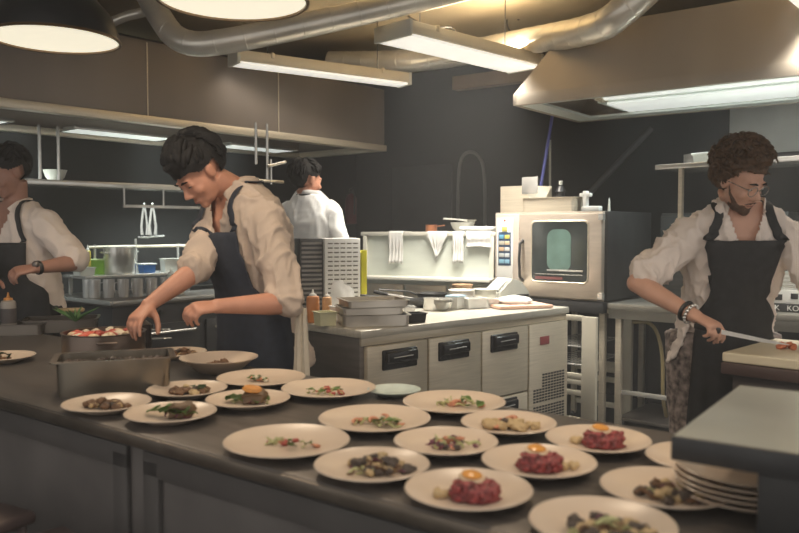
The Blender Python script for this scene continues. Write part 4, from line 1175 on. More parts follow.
pot('pepper_mill', 'dark round jar standing behind the deep steel pan', V((P(152, 352, PT).x - .05, P(152, 352, PT).y + .04, PT)), .035, .10, mat('dark_jar', (.035, .03, .03), .3), 'jar', handles=False, lid=True)
for k, lb in enumerate(('steel spoon lying before the reaching hand', 'second steel spoon, further from the camera than the first')):
    t = thing('steel_spoon', lb, 'spoon', V((P(152, 340 - k * 9, PT).x, P(152, 340 - k * 9, PT).y, PT)), R(15 + 5 * k))
    b = MB(); b.tube([(-.08, 0, .006), (.04, 0, .005)], .004, 8, ry=.002); b.build('handle', STEEL_B, t)
    b = MB(); b.ball((.06, 0, .006), (.024, .015, .004)); b.build('bowl', STEEL_B, t)
# passage at the back, dim things
o = B('door_1', mat('dim_door', (.045, .047, .048), .5, .2), None, (0, .75, 0, .05, 0, 2.02), bev=.004); q = Pw(392, 232, 1.30); o.location = (q.x, q.y, 0); o.rotation_euler.z = R(BK_A); struct(o)
for k, (a, c, y0, y1) in enumerate(((378, 410, 158, 165),)):
    pass
o = B('extinguisher_pipe', mat('dim_red', (.13, .02, .025), .5), None, (-.03, .03, -.03, .03, 0, 1), bev=.02)
bpy.data.objects.remove(o)
t = thing('red_extinguisher', 'dim red fire extinguisher hanging far back, right of the white-shirted cook', 'fire extinguisher', Pw(351, 224, 1.18), R(BK_A))
RD = mat('dim_red', (.20, .022, .03), .4)
b = MB(); b.lathe([(.001, 0), (.055, 0), (.06, .01), (.06, .26), (.045, .30), (.02, .32), (.001, .32)], 24); b.build('cylinder', RD, t)
b = MB(); b.tube([(0, 0, .32), (0, 0, .36), (.04, -.02, .37)], .012, 8); b.build('valve', BLACK, t)
b = MB(); b.tube([(.03, -.02, .36), (.08, -.03, .3), (.075, -.03, .1)], .008, 8); b.build('nozzle_hose', BLACK, t)
o = B('red_lamp', mat('red_signal', (.5, .03, .04), .4, emit=.5), None, (-.025, .025, -.02, .02, -.03, .03), bev=.012); o.location = Pw(318, 168, 1.2); tag(o, 'small red signal light just above the far cook', 'signal light')
# ------------------------------------------------------------------ people
def basis(f, up=V((0, 0, 1))):
    f = V(f).normalized(); x = f.cross(up).normalized(); z = x.cross(f).normalized()
    return x, f, z        # x = the person's right, f = forward, z = up
def frame(c, f, roll=0):
    x, y, z = basis(f)
    if roll:
        q = Matrix.Rotation(roll, 3, y); x = q @ x; z = q @ z
    return Matrix.Translation(c) @ Matrix(((x.x, y.x, z.x, 0), (x.y, y.y, z.y, 0), (x.z, y.z, z.z, 0), (0, 0, 0, 1)))
def head_shapes(b, M, beard=False):
    old = b.M; b.M = M
    b.ball((0, -.014, .030), (.073, .094, .086)); b.ball((0, .026, -.022), (.061, .066, .082))
    b.ball((0, .034, -.074), (.045, .050, .036)); b.ball((0, .070, -.094), (.021, .019, .017))
    b.tube([(0, .082, .012), (0, .094, -.010), (0, .106, -.030), (0, .108, -.036)], [.007, .0085, .012, .011], 12)
    b.ball((-.010, .094, -.037), .0085); b.ball((.010, .094, -.037), .0085)
    for s in (-1, 1):
        b.ball((s * .034, .060, -.030), (.024, .024, .022))
        b.ball((s * .026, .078, .019), (.022, .012, .008), Euler((0, -.12 * s, 0)))
        b.ball((s * .031, .073, .001), (.0145, .0125, .010))
        b.ball((s * .074, -.004, -.008), (.009, .019, .031), Euler((0, .15 * s, 0)))
        b.ball((s * .078, -.010, .006), (.008, .014, .016))
    b.ball((0, .087, -.062), (.022, .010, .0055)); b.ball((0, .085, -.071), (.019, .010, .006))
    b.M = old
def hand_shapes(b, w, d, n, side, curl=(.5, .6, .65, .7), thumb=(.7, .4), sc=1.0):
    """w wrist, d towards the knuckles, n out of the back of the hand, side: +1 when the thumb lies towards d x n"""
    d = V(d).normalized(); n = V(n); n = (n - d * n.dot(d)).normalized(); t = d.cross(n) * side   # t: towards the thumb
    sc = sc
    def Q(a, c, e): return w + (d * a + t * c + n * e) * sc
    # palm
    b.tube([Q(-.02, 0, 0), Q(.0, 0, 0), Q(.03, .002, 0), Q(.065, .002, .0), Q(.088, 0, 0), Q(.094, 0, 0)], [x * sc for x in (.026, .028, .036, .041, .038, .030)], 16, ry=[x * sc for x in (.020, .018, .016, .015, .012, .009)], side=t)
    b.ball(Q(.035, .022, -.010), (.020 * sc,) * 3)
    offs = (.030, .0105, -.0095, -.028); lens = (.070, .078, .073, .057)
    for k in range(4):
        p = Q(.084 - .004 * abs(k - 1.2), offs[k], 0)
        base = w + (d * .05 + t * offs[k] * .8) * sc
        ang = 0; pts = [base, p]; rad = [.009 * sc, .0102 * sc]
        spread = t * (.10 * (1.3 - k))
        for j, f in enumerate((.45, .31, .24)):
            ang += curl[k] * (1.0, 1.15, .7)[j]
            dd = (d * math.cos(ang) - n * math.sin(ang) + spread * math.cos(ang)).normalized()
            m_ = p + dd * (lens[k] * f * .5 * sc); p = p + dd * (lens[k] * f * sc)
            pts += [m_, p]; rad += [.0085 * sc * (1 - .08 * j), .0088 * sc * (1 - .1 * j)]
        b.tube(pts, rad, 10); b.ball(p, rad[-1])
    p = Q(.020, .020, -.006); dd = (d * .62 + t * .72 - n * thumb[1]).normalized()
    pts = [p]; rad = [.014 * sc]
    for j, L in enumerate((.038, .032, .026)):
        dd = (dd + (d * .55 - t * .30 * thumb[0] - n * .25 * thumb[1]) * (.45 * j)).normalized()
        p = p + dd * L * sc; pts.append(p); rad.append((.0125, .0108, .0092)[j] * sc)
    b.tube(pts, rad, 10); b.ball(p, rad[-1])

def fold(amp, fr=11, st=(1, 1, .55), seed=0):
    def f(co, n):
        q = V((co.x * st[0], co.y * st[1], co.z * st[2])) * fr + V((seed, seed * 2, 0))
        q = q + V((noise.noise(q * .6), noise.noise(q * .6 + V((5, 1, 2))), 0)) * 1.2
        a = noise.noise(q); r = 1 - abs(a) * 2
        a2 = noise.noise(q * 2.1 + V((3, 7, 1))); r2 = 1 - abs(a2) * 2
        return amp * (max(r, 0) ** 3 - .35) + amp * .45 * (max(r2, 0) ** 3 - .3)
    return f

class Person:
    def __init__(s, label, root, pelvis, S, F, width=.19, neck=None, skin=SKIN):
        s.root = V(root); s.t = thing('person', label, 'person', s.root)
        s.F = V(F).normalized(); s.Rt = V((s.F.y, -s.F.x, 0)).normalized()
        s.S = V(S); s.P = V(pelvis); s.w = width; s.skin = skin
        s.neck = V(neck) if neck is not None else s.S + V((0, 0, .12))
        k = width / .19
        d = s.S - s.P
        self = s
        s.st = []   # (centre, a, b)
        for f, a, b in ((-.10, .170, .125), (.12, .165, .118), (.40, .158, .112), (.68, .178, .122), (.86, .190, .118), (.97, .168, .094), (1.05, .122, .080), (1.13, .076, .066)):
            s.st.append((s.P + d * f, a * k, b * k))
    def tor(s, f, th, off=0.):
        """surface point; f runs from the hips 0 to the shoulders 1, th 0 = front, + = his right"""
        fs = (-.10, .12, .40, .68, .86, .97, 1.05, 1.13)
        i = 0
        while i < len(fs) - 2 and f > fs[i + 1]: i += 1
        t = (f - fs[i]) / (fs[i + 1] - fs[i])
        if f < fs[0]: t = 0
        c = s.st[i][0].lerp(s.st[i + 1][0], t) if f >= fs[0] else s.P + (s.S - s.P) * f
        a = s.st[i][1] * (1 - t) + s.st[i + 1][1] * t + off; b = s.st[i][2] * (1 - t) + s.st[i + 1][2] * t + off
        e = .85
        sx = math.copysign(abs(math.sin(th)) ** e, math.sin(th)); cy = math.copysign(abs(math.cos(th)) ** e, math.cos(th))
        return c + s.Rt * (a * sx) + s.F * (b * cy)
    def loft_torso(s, b, f0, f1, off, n=28, m=14):
        rings = []
        for j in range(m + 1):
            f = f0 + (f1 - f0) * j / m
            rings.append([s.tor(f, 2 * PI * k / n, off) for k in range(n)])
        b.ring_loft(rings)
    def body(s, headM, arms, hands, voxel=.0055, legs=True):
        b = MB()
        s.loft_torso(b, -.1, 1.12, -.008)
        hb = headM @ V((0, -.02, -.05)); nb = s.S + s.F * .01 + V((0, 0, .03))
        b.tube([nb - V((0, 0, .06)), nb, nb.lerp(hb, .5) - (0 * s.F), hb], [.075, .060, .053, .052], 18)
        head_shapes(b, headM)
        for a in arms:   # list of shoulder, elbow, wrist
            sh, el, wr = a
            b.capsule([sh, sh.lerp(el, .5), el], [.052, .045, .039])
            b.tube([el, el.lerp(wr, .25), el.lerp(wr, .6), wr, wr + (wr - el).normalized() * .02], [.038, .041, .034, .026, .026], 16)
            b.ball(el, .0395)
        for h in hands: hand_shapes(b, **h)
        if legs:
            for sg in (-1, 1):
                hp = s.P + s.Rt * (sg * .09); ft = V((hp.x, hp.y, .07)) + s.Rt * (sg * .02) - s.F * .02; kn = hp.lerp(ft, .5) + s.F * .03
                b.tube([hp + V((0, 0, .03)), hp.lerp(kn, .4), kn, kn.lerp(ft, .35), ft], [.085, .078, .055, .052, .038], 16)
                b.tube([ft + V((0, 0, -.02)) - s.F * .05, ft + V((0, 0, -.03)) + s.F * .06, ft + V((0, 0, -.04)) + s.F * .16], [.035, .034, .026], 12)
        s.bodyo = remeshed(b, 'body', s.skin, s.t, voxel, 3, loc=s.root)
    def shirt(s, m, arms, sleeve=.95, vneck=.13, open_w=.5, seed=0, f0=-.15, amp=.010, voxel=.011, puff=1.0, smooth=4, hem=True):
        b = MB()
        s.loft_torso(b, f0, 1.115, .014)
        for sh, el, wr in arms:
            d = (el - sh)
            e = sh + d * sleeve
            b.capsule([sh - d * .05, sh, sh.lerp(e, .45), sh.lerp(e, .85), e], [.060 * puff, .074 * puff, .070 * puff, .067 * puff, .064 * puff], 18)
            rx = (e - sh).normalized()
            for q_ in (-.012, .014):
                b.tube([e + rx * (q_ - .013), e + rx * q_, e + rx * (q_ + .013)], [.062 * puff, .071 * puff, .062 * puff], 20)
            if sleeve > .96:
                dw = (wr - el).normalized()
                b.tube([e, e + dw * .03, e + dw * .075], [.064 * puff, .060 * puff, .054 * puff], 18)
        top = s.S + V((0, 0, .0)); F, Rt = s.F, s.Rt
        nb = s.S + F * .01
        # standing collar
        def cut(co):
            q = co - nb; f = q.dot(F); r = q.dot(Rt); z = q.z
            if z > .03 and math.hypot(f, r) < .068: return True
            if f > 0 and z > -vneck and abs(r) < .012 + open_w * .11 * (z + vneck) / vneck: return True
            return False
        o = remeshed(b, 'shirt', m, s.t, voxel, smooth, disp=fold(amp, seed=seed), cut=cut, loc=s.root)
        me_ = o.data; s.bvh = BVHTree.FromPolygons([v_.co + s.root for v_ in me_.vertices], [tuple(p_.vertices) for p_ in me_.polygons])
        # collar strip along the opening
        b = MB(); pts = []
        for k in range(-10, 11):
            a = k / 10 * 2.5; rr = .072
            back = math.cos(a)            # a=0 behind the neck
            pts.append((nb + F * (-rr * back * .95) + Rt * (rr * math.sin(a)) + V((0, 0, .052 - .045 * (1 - back) * .6)), back))
        b.tube([s.out(p, .006) for p, _ in pts], .019, 8, ry=.0045, side=V((0, 0, 1))); b.M = Matrix.Identity(4)
        me_o = b.build('collar', m, s.t, ang=60); me_o.data.transform(Matrix.Translation(-s.root))
        return o
    def out(s, p, d, only_in=False):
        h = s.bvh.find_nearest(p)
        if h[0] is None: return p
        n_ = (h[0] - (s.P + (s.S - s.P) * .5)); n_ = h[1] if h[1].dot(n_) > 0 else -h[1]
        if only_in and ((p - h[0]).dot(n_) > d or (p - h[0]).length > .03): return p
        return h[0] + n_ * d
    def apron(s, m, top=.70, hw=.62, bottom=.45, waist=.25, side=1.55, strap=True, off=.030, seed=0):
        b = MB(); n, mm = 18, 26
        rows = []
        z_hip = s.P.z
        for j in range(mm + 1):
            t = j / mm
            if t < .45:
                f = top + (waist - top) * (t / .45)
                tw = hw + (side * .55 - hw) * (t / .45) ** 1.2
                if t > .33: tw = tw + (side - tw) * ((t - .33) / .12)
                row = [s.tor(f, tw * (1 - 2 * k / n), off) for k in range(n + 1)]
            else:
                q = (t - .45) / .55
                zt = s.tor(waist, 0).z
                row = []
                for k in range(n + 1):
                    th = side * (1 - 2 * k / n)
                    p = s.tor(max(-.05, waist - q * .35), th, off + .015 * q)
                    z = zt + (bottom - zt) * q
                    c = s.P + s.F * 0
                    rad = 1 + .05 * q
                    p = V((c.x + (p.x - c.x) * rad, c.y + (p.y - c.y) * rad, z))
                    p += s.F * (.010 * math.sin(k * 1.3 + seed) * q)
                    row.append(p)
            for k in range(len(row)):
                row[k] = row[k] + s.F * (.005 * noise.noise(row[k] * 14 + V((seed, 0, 0))))
            rows.append(row)
        rows = [[s.out(p, .012, True) if p.z > s.P.z + .05 else p for p in row] for row in rows]
        b.ring_loft(rows, False, False, closed=False)
        o = b.build('apron', m, s.t, ang=70, solid=.006, recalc=False); o.data.transform(Matrix.Translation(-s.root))
        if strap:
            nb = s.S
            for sg in (-1, 1):
                c0 = s.tor(top + .01, sg * hw * .92, off + .002)
                c1 = s.tor(.90, sg * hw * .75, off + .004)
                pts = [c0, c0.lerp(c1, .5) + s.F * .008, c1, nb + s.F * .062 + s.Rt * (sg * .082) + V((0, 0, .022)), nb + s.F * .01 + s.Rt * (sg * .088) + V((0, 0, .062)), nb - s.F * .045 + s.Rt * (sg * .066) + V((0, 0, .068)), nb - s.F * .075 + V((0, 0, .065))]
                for _ in range(2):
                    q = [pts[0]]
                    for a_, b_ in zip(pts, pts[1:]): q += [a_ * .75 + b_ * .25, a_ * .25 + b_ * .75]
                    q.append(pts[-1]); pts = q
                pts = [s.out(p, .008) if 0 < i < len(pts) - 1 else p for i, p in enumerate(pts)]
                pts = [pts[0]] + [(pts[i - 1] + pts[i] * 2 + pts[i + 1]) / 4 for i in range(1, len(pts) - 1)] + [pts[-1]]
                b = MB(); b.tube(pts, .018, 8, ry=.004, side=s.Rt); q = b.build('apron_strap', m, s.t, ang=60); q.data.transform(Matrix.Translation(-s.root))
    def trousers(s, m, puff=1.0, f1=.12):
        b = MB()
        s.loft_torso(b, -.12, f1, .008)
        for sg in (-1, 1):
            hp = s.P + s.Rt * (sg * .09); ft = V((hp.x, hp.y, .07)) + s.Rt * (sg * .02) - s.F * .02; kn = hp.lerp(ft, .5) + s.F * .03
            b.tube([hp + V((0, 0, .04)), hp.lerp(kn, .4), kn, kn.lerp(ft, .5), ft + V((0, 0, -.02))], [x * puff for x in (.108, .098, .080, .075, .07)], 18)
        remeshed(b, 'trousers', m, s.t, .014, 4, disp=fold(.008, 9), loc=s.root)
        for sg in (-1, 1):
            hp = s.P + s.Rt * (sg * .09); ft = V((hp.x, hp.y, .07)) + s.Rt * (sg * .02) - s.F * .02
            b = MB(); b.tube([ft - s.F * .075 + V((0, 0, -.03)), ft - s.F * .03 + V((0, 0, -.025)), ft + s.F * .08 + V((0, 0, -.03)), ft + s.F * .17 + V((0, 0, -.042)), ft + s.F * .20 + V((0, 0, -.046))], [.032, .045, .046, .040, .02], 14, ry=[.035, .046, .040, .028, .016], side=s.Rt)
            q = b.build('shoe', BLACK, s.t, ang=60)
            mz = min(v_.co.z for v_ in q.data.vertices)
            q.data.transform(Matrix.Translation(-s.root - V((0, 0, mz - .002))))
    def part(s, mb, name, m, parent=None, **k):
        q = mb.build(name, m, parent or s.t, **k); q.data.transform(Matrix.Translation(-s.root)); return q
    def eyes(s, M):
        for sg in (-1, 1):
            b = MB(); b.M = M; b.ball((sg * .031, .0765, -.001), (.0115, .0110, .0045)); q = s.part(b, 'eye', mat('eye_dark', (.05, .035, .03), .3))
            b = MB(); b.M = M; b.tube([(sg * .014, .091, .022), (sg * .028, .092, .027), (sg * .046, .080, .022)], [.003, .0045, .002], 8, ry=.003); s.part(b, 'eyebrow', HAIRB)
        b = MB(); b.M = M; b.tube([(-.020, .089, -.0665), (0, .096, -.0665), (.020, .089, -.0665)], [.0015, .003, .0015], 8); s.part(b, 'mouth', mat('lips', (.30, .10, .08), .5))

def locks(p, M, m, n=170, seed=1, r=(.084, .104, .100), c0=(0, -.022, .036), L=(.05, .08), w=.007, front=True):
    rnd = random.Random(seed); b = MB(); b.M = M
    for i in range(n):
        th = rnd.uniform(-PI, PI); ph = rnd.uniform(-.25, 1.45)
        d = V((math.cos(ph) * math.sin(th), -math.cos(ph) * math.cos(th), math.sin(ph)))
        if d.y > .25 and d.z < .62: continue
        if d.y > -.30 and d.z < .22: continue
        # combed forward over the crown and down at the sides and back
        fl = V((d.x * .3 + rnd.uniform(-.25, .25), .9 if d.y > -.2 else -.2, -.35 if d.z > .5 else -1.2))
        pts = []; q = d.copy(); ln = rnd.uniform(*L); k = 6
        for j in range(k):
            lift = 1 + .10 * math.sin(PI * j / (k - 1)) * rnd.uniform(.3, 1)
            pts.append(V(c0) + V((q.x * r[0], q.y * r[1], q.z * r[2])) * lift)
            t_ = fl - q * fl.dot(q); t_.normalize(); q = (q + t_ * (ln / k / .095)).normalized()
            if (q.y > .75 and q.z < .55) or (q.z < .05 and q.y > -.45): break
        if len(pts) < 3: continue
        kk = len(pts)
        b.tube(pts, [w * (1.05 - abs(2 * (j + .4) / kk - 1) ** 2) + .0006 for j in range(kk)], 7, ry=[w * .5] * (kk - 1) + [.0006])
    q = p.part(b, 'hair_locks', m, ang=80); q['kind'] = 'stuff'; return q

def hair_short(p, M, m, thick=.012, vox=.006, fringe=True, seed=1, low=-.035, amp=.006):
    b = MB(); b.M = M
    b.ball((0, -.020, .036), (.076 + thick, .094 + thick, .088 + thick))
    b.ball((0, -.055, -.005), (.064 + thick, .055 + thick, .055))
    for sg in (-1, 1): b.ball((sg * .060, -.018, .020), (.020 + thick * .5, .05, .045))
    if fringe:
        b.ball((0, .050, .088), (.058, .036, .028)); b.ball((.030, .045, .084), (.036, .030, .028)); b.ball((-.032, .040, .082), (.036, .030, .028))
    Mi = M.inverted()
    def cut(co):
        q = Mi @ co
        if q.y > .052 and q.z < .040: return True
        if q.y > .012 and q.z < .030 and q.y > .052 - (.04 - q.z) * .9: return True
        if abs(q.x) > .045 and q.z < .016 and q.y > -.040: return True
        if q.z < low - .02 and q.y > -.10: return q.z < low - .035
        return False
    return remeshed(b, 'hair', m, p.t, vox, 2, disp=fold(amp, 34, (1, 1, 1), seed), cut=cut, loc=p.root)

# --- the bending cook
S2 = D(241, 200, 3.02)
F2 = V((-.72, -.69, 0)).normalized()
P2 = V((S2.x, S2.y, .93)) - F2 * .12
c2 = Person('bending dark-haired cook in navy apron and white shirt tinted as tan-lit, hands over the pass', (P2.x, P2.y, 0), P2, S2, F2, .195)
H2 = frame(D(199, 172, 2.90), V((-.48, -.46, -.74)), R(4))
sR, sL = S2 + c2.Rt * .155 + V((0, 0, -.062)), S2 - c2.Rt * .155 + V((0, 0, -.062))
eR, wR = D(196, 270, 2.90), D(150, 304, 2.78)
eL, wL = D(288, 303, 2.80), D(220, 306, 2.66)
c2.body(H2, [(sR, eR, wR), (sL, eL, wL)],
    [dict(w=wR, d=D(132, 322, 2.70) - wR, n=V((-.25, -.35, .9)), side=-1, curl=(.35, .45, .5, .55), thumb=(.6, .9)),
     dict(w=wL, d=D(190, 309, 2.60) - wL, n=V((.0, -.45, .9)), side=1, curl=(.6, .7, .75, .8), thumb=(.8, .8))])
arms = [(sR, eR, wR), (sL, eL, wL)]
c2.shirt(SHIRT2, arms, sleeve=.95, vneck=.13, open_w=.36, seed=2, puff=.98, amp=.016, voxel=.0075)
c2.apron(APRONN, top=.78, hw=.56, bottom=.42, seed=1)
c2.trousers(TROUS)
c2.eyes(H2)
hair_short(c2, H2, HAIRB, .014, seed=4, amp=.003); locks(c2, H2, HAIRB, 260, 3, r=(.092, .112, .108), w=.010)
# towel hanging at his side
b = MB()
tp0 = D(301, 308, 2.83)
rows = []
for j in range(15):
    z = -j * .031
    rows.append([( (i / 8 - .5) * (.035 + .003 * j), .006 * math.sin(i * 1.7 + j * .12), z) for i in range(9)])
b.ring_loft(rows, False, False, closed=False); o = b.build('waist_towel', mat('towel_warm', (.66, .58, .46), .9, 0, .05, 40, .3), None, solid=.008, recalc=False)
o.location = tp0; tag(o, 'long white towel hanging at the hip of the bending cook', 'towel')

# --- the bearded cook
S4 = D(738, 217, 3.10)
F4 = V((-.12, -1, 0)).normalized()
P4 = V((D(727, 217, 3.2).x, 3.22, .92))
c4 = Person('bearded curly-haired cook with glasses in white shirt and black apron, cutting', (P4.x, P4.y, 0), P4, S4, F4, .195, skin=SKIN4)
H4 = frame(D(740, 179, 3.0), V((.42, -.72, -.50)), R(6))
sR, sL = S4 + c4.Rt * .16 + V((0, 0, -.058)), S4 - c4.Rt * .16 + V((0, 0, -.058))
eR, wR = D(637, 283, 3.02), D(693, 315, 2.82)
eL, wL = D(826, 288, 2.95), D(840, 328, 2.72)
hd4 = D(719, 328, 2.73) - wR
c4.body(H4, [(sR, eR, wR), (sL, eL, wL)],
    [dict(w=wR + hd4.normalized() * .012, d=hd4, n=V((.12, -.22, .95)), side=-1, curl=(.62, .80, .88, .95), thumb=(1.1, .9)),
     dict(w=wL, d=D(818, 340, 2.60) - wL, n=V((.1, -.4, .9)), side=1, curl=(.6, .7, .7, .7), thumb=(.8, .8))])
arms = [(sR, eR, wR), (sL, eL, wL)]
c4.shirt(SHIRT, arms, sleeve=.84, vneck=.12, open_w=.42, seed=7, puff=1.06, amp=.018, f0=-.22, voxel=.0075)
c4.apron(APRON, top=.82, hw=.64, bottom=.42, side=.80, seed=5)
CHK = mat('checked_trouser_cloth', (.04, .034, .034), .85, 0, .1, 38, .1, None, col2=(.36, .29, .26), kind='noise')
c4.trousers(CHK, 1.32, .1)
c4.eyes(H4)
# curly hair
b = MB(); b.M = H4
b.ball((0, -.024, .042), (.094, .108, .104)); b.ball((0, -.06, .0), (.082, .066, .07))
for sg in (-1, 1): b.ball((sg * .066, -.02, .03), (.028, .055, .055))
b.ball((0, .035, .108), (.064, .044, .036))
for i in range(120):
    th = random.uniform(-PI, PI); ph = random.uniform(-.15, 1.5)
    d = V((math.cos(ph) * math.sin(th), -math.cos(ph) * math.cos(th), math.sin(ph)))
    if d.y > .45 and d.z < .55: continue
    if d.y > .1 and d.z < .2: continue
    c = V((0, -.018, .042)) + V((d.x * .098, d.y * .114, d.z * .112))
    b.ball(c, random.uniform(.011, .020), None, 10, 6)
Mi4 = H4.inverted()
def cut4(co):
    q = Mi4 @ co
    return (q.y > .045 and q.z < .060) or (q.y > .010 and q.z < .032 and q.y > .052 - (.05 - q.z) * .9)
hr = remeshed(b, 'hair', HAIRC, c4.t, .006, 1, disp=fold(.007, 50, (1, 1, 1), 3), cut=cut4, loc=c4.root)
# curls: short coiled locks over the mass
bl = MB()
for i in range(200):
    th = random.uniform(-PI, PI); ph = random.uniform(-.1, 1.5)
    d = V((math.cos(ph) * math.sin(th), -math.cos(ph) * math.cos(th), math.sin(ph)))
    if d.y > .40 and d.z < .62: continue
    c = V((0, -.018, .042)) + V((d.x * .108, d.y * .122, d.z * .120))
    x_ = d.cross(V((.3, .2, 1))).normalized(); y_ = d.cross(x_)
    rr = random.uniform(.007, .013)
    pts = [c + x_ * (rr * math.cos(a * .9 + i)) + y_ * (rr * math.sin(a * .9 + i)) + d * (.0018 * a) + x_ * (.0025 * a) for a in range(0, 9)]
    bl.M = H4; bl.tube(pts, [.0015, .003, .004, .004, .004, .004, .003, .0025, .001], 6)
q = c4.part(bl, 'curls', HAIRC, ang=70); q['kind'] = 'stuff'
# beard
b = MB(); b.M = H4
b.ball((0, .042, -.084), (.0455, .0465, .030)); b.ball((0, .073, -.100), (.0235, .0185, .0185))
b.tube([(-.030, .080, -.068), (-.014, .096, -.054), (0, .100, -.051), (.014, .096, -.054), (.030, .080, -.068)], [.004, .005, .004, .005, .004], 8)
for sg in (-1, 1): b.tube([(sg * .066, .010, -.010), (sg * .062, .030, -.045), (sg * .045, .055, -.075)], [.003, .006, .010], 10)
def cutb(co):
    q = Mi4 @ co
    return math.hypot(q.x / .022, (q.z + .067) / .009) < 1 and q.y > .05
remeshed(b, 'beard', mat('beard_hair', (.10, .055, .035), .6, 0, .4, 80, .5), c4.t, .005, 2, disp=fold(.003, 70, (1, 1, 1)), cut=cutb, loc=c4.root)
# glasses
b = MB(); b.M = H4
for sg in (-1, 1):
    ring = [(sg * .032 + .024 * math.cos(a), .099 - .004 * abs(math.cos(a)), -.002 + .019 * math.sin(a)) for a in [2 * PI * k / 20 for k in range(21)]]
    b.tube(ring, .0017, 6)
    b.tube([(sg * .056, .094, .004), (sg * .074, .05, .006), (sg * .080, -.01, .0)], .0018, 6)
b.tube([(-.008, .099, .002), (0, .103, .005), (.008, .099, .002)], .0018, 6)
c4.part(b, 'glasses', mat('pale_wire', (.5, .48, .44), .25, .8))
# bracelets: metal links and dark cord
fa = (wR - eR).normalized()
def bracelet(name, pos, r, rt, m, links=0, lb=None):
    x_ = fa.cross(V((0, 0, 1))).normalized(); y_ = fa.cross(x_)
    b = MB()
    if links:
        for k in range(links):
            a = 2 * PI * k / links; b.ball(pos + x_ * (r * math.cos(a)) + y_ * (r * math.sin(a)), rt, None, 8, 6)
    else: b.tube([pos + x_ * (r * math.cos(a)) + y_ * (r * math.sin(a)) for a in [2 * PI * k / 24 for k in range(25)]], rt, 8)
    return c4.part(b, name, m)
bracelet('chain_bracelet', wR - fa * .010, .034, .0075, STEEL_B, 15)
bracelet('cord_bracelet', wR - fa * .032, .033, .008, BLACK)
# bunched shirt tail at his right hip
b = MB(); q0 = c4.tor(.02, 1.25, .03)
pts = [c4.tor(.22, 1.2, .005), c4.tor(.08, 1.2, .025), c4.tor(-.02, 1.22, .05) + V((0, 0, -.03)), c4.tor(-.06, 1.25, .07) + V((0, 0, -.05))]
b.tube(pts, [.04, .045, .035, .015], 20, ry=[.012, .016, .014, .006], side=c4.F)
remeshed(b, 'shirt_tail', SHIRT, c4.t, .008, 1, disp=fold(.014, 22, (1, 1, .5), 3), loc=c4.root)
# knife in his hand
kb = D(727, 329, 2.70); kt = D(789, 346, 2.56)
kh = wR + hd4.normalized() * .070 + V((0.0, -.004, -.020))
kd = (kt - kh).normalized(); L = (kt - kh).length
t = thing('kitchen_knife', 'long kitchen knife held over the pale chopping board', 'knife', kh, 0)
x_, y_, z_ = basis(kd)
Mk = Matrix(((y_.x, x_.x, z_.x, 0), (y_.y, x_.y, z_.y, 0), (y_.z, x_.z, z_.z, 0), (0, 0, 0, 1)))
b = MB(); b.M = Mk; b.box(-.055, .040, -.009, .009, -.011, .011, bev=.005); b.build('handle', BLACK, t)
b = MB(); b.M = Mk
b.ring_loft([[(.045, -.0015, .006), (.045, .0015, .006), (.045, .0003, -.010), (.045, -.0003, -.010)], [(L * .7, -.0012, .006), (L * .7, .0012, .006), (L * .7, .0002, -.007), (L * .7, -.0002, -.007)], [(L, -.0005, .005), (L, .0005, .005), (L, .0001, .003), (L, -.0001, .003)]])
b.build('blade', mat('blade_steel', (.92, .91, .88), .3, .3), t)
t = serving('chopped_salmon', 'orange pieces of chopped salmon at the knife tip on the board', V((P(789, 349, .951).x, P(789, 349, .951).y, .951)), [('salmon_piece', 'chunk', fm('salmon', (.60, .20, .10)), .017, 6)], 'salmon', spread=(.03, .02))

# --- far cook with his back turned
S3 = D(309, 205, 5.0); F3 = V((.35, .93, 0)).normalized(); P3 = V((S3.x, S3.y, .93))
c3 = Person('cook in bright white shirt seen from behind, far back', (P3.x, P3.y, 0), P3, S3, F3, .18)
H3 = frame(D(307, 180, 5.0), V((.75, .60, -.15)))
ar3 = [(S3 + c3.Rt * .15 + V((0, 0, -.04)), S3 + c3.Rt * .23 + V((0, 0, -.30)), S3 + c3.Rt * .15 + c3.F * .2 + V((0, 0, -.38))), (S3 - c3.Rt * .15 + V((0, 0, -.04)), S3 - c3.Rt * .23 + V((0, 0, -.30)), S3 - c3.Rt * .15 + c3.F * .2 + V((0, 0, -.38)))]
c3.body(H3, ar3, [dict(w=a[2], d=c3.F, n=V((0, 0, 1)), side=(-1, 1)[i]) for i, a in enumerate(ar3)], .007)
c3.shirt(SHIRTW, ar3, sleeve=.97, vneck=.02, open_w=.3, seed=3, amp=.007, voxel=.014)
c3.trousers(TROUS)
hair_short(c3, H3, HAIRB, .008, seed=9, amp=.002); locks(c3, H3, HAIRB, 120, 8, r=(.086, .104, .098), w=.009)
b = MB(); nb = S3; b.tube([nb + c3.Rt * (.074 * math.cos(a)) + c3.F * (.074 * math.sin(a)) + V((0, 0, .062)) for a in [2 * PI * k / 20 for k in range(21)]], .007, 8, ry=.012); c3.part(b, 'neck_strap', APRON)

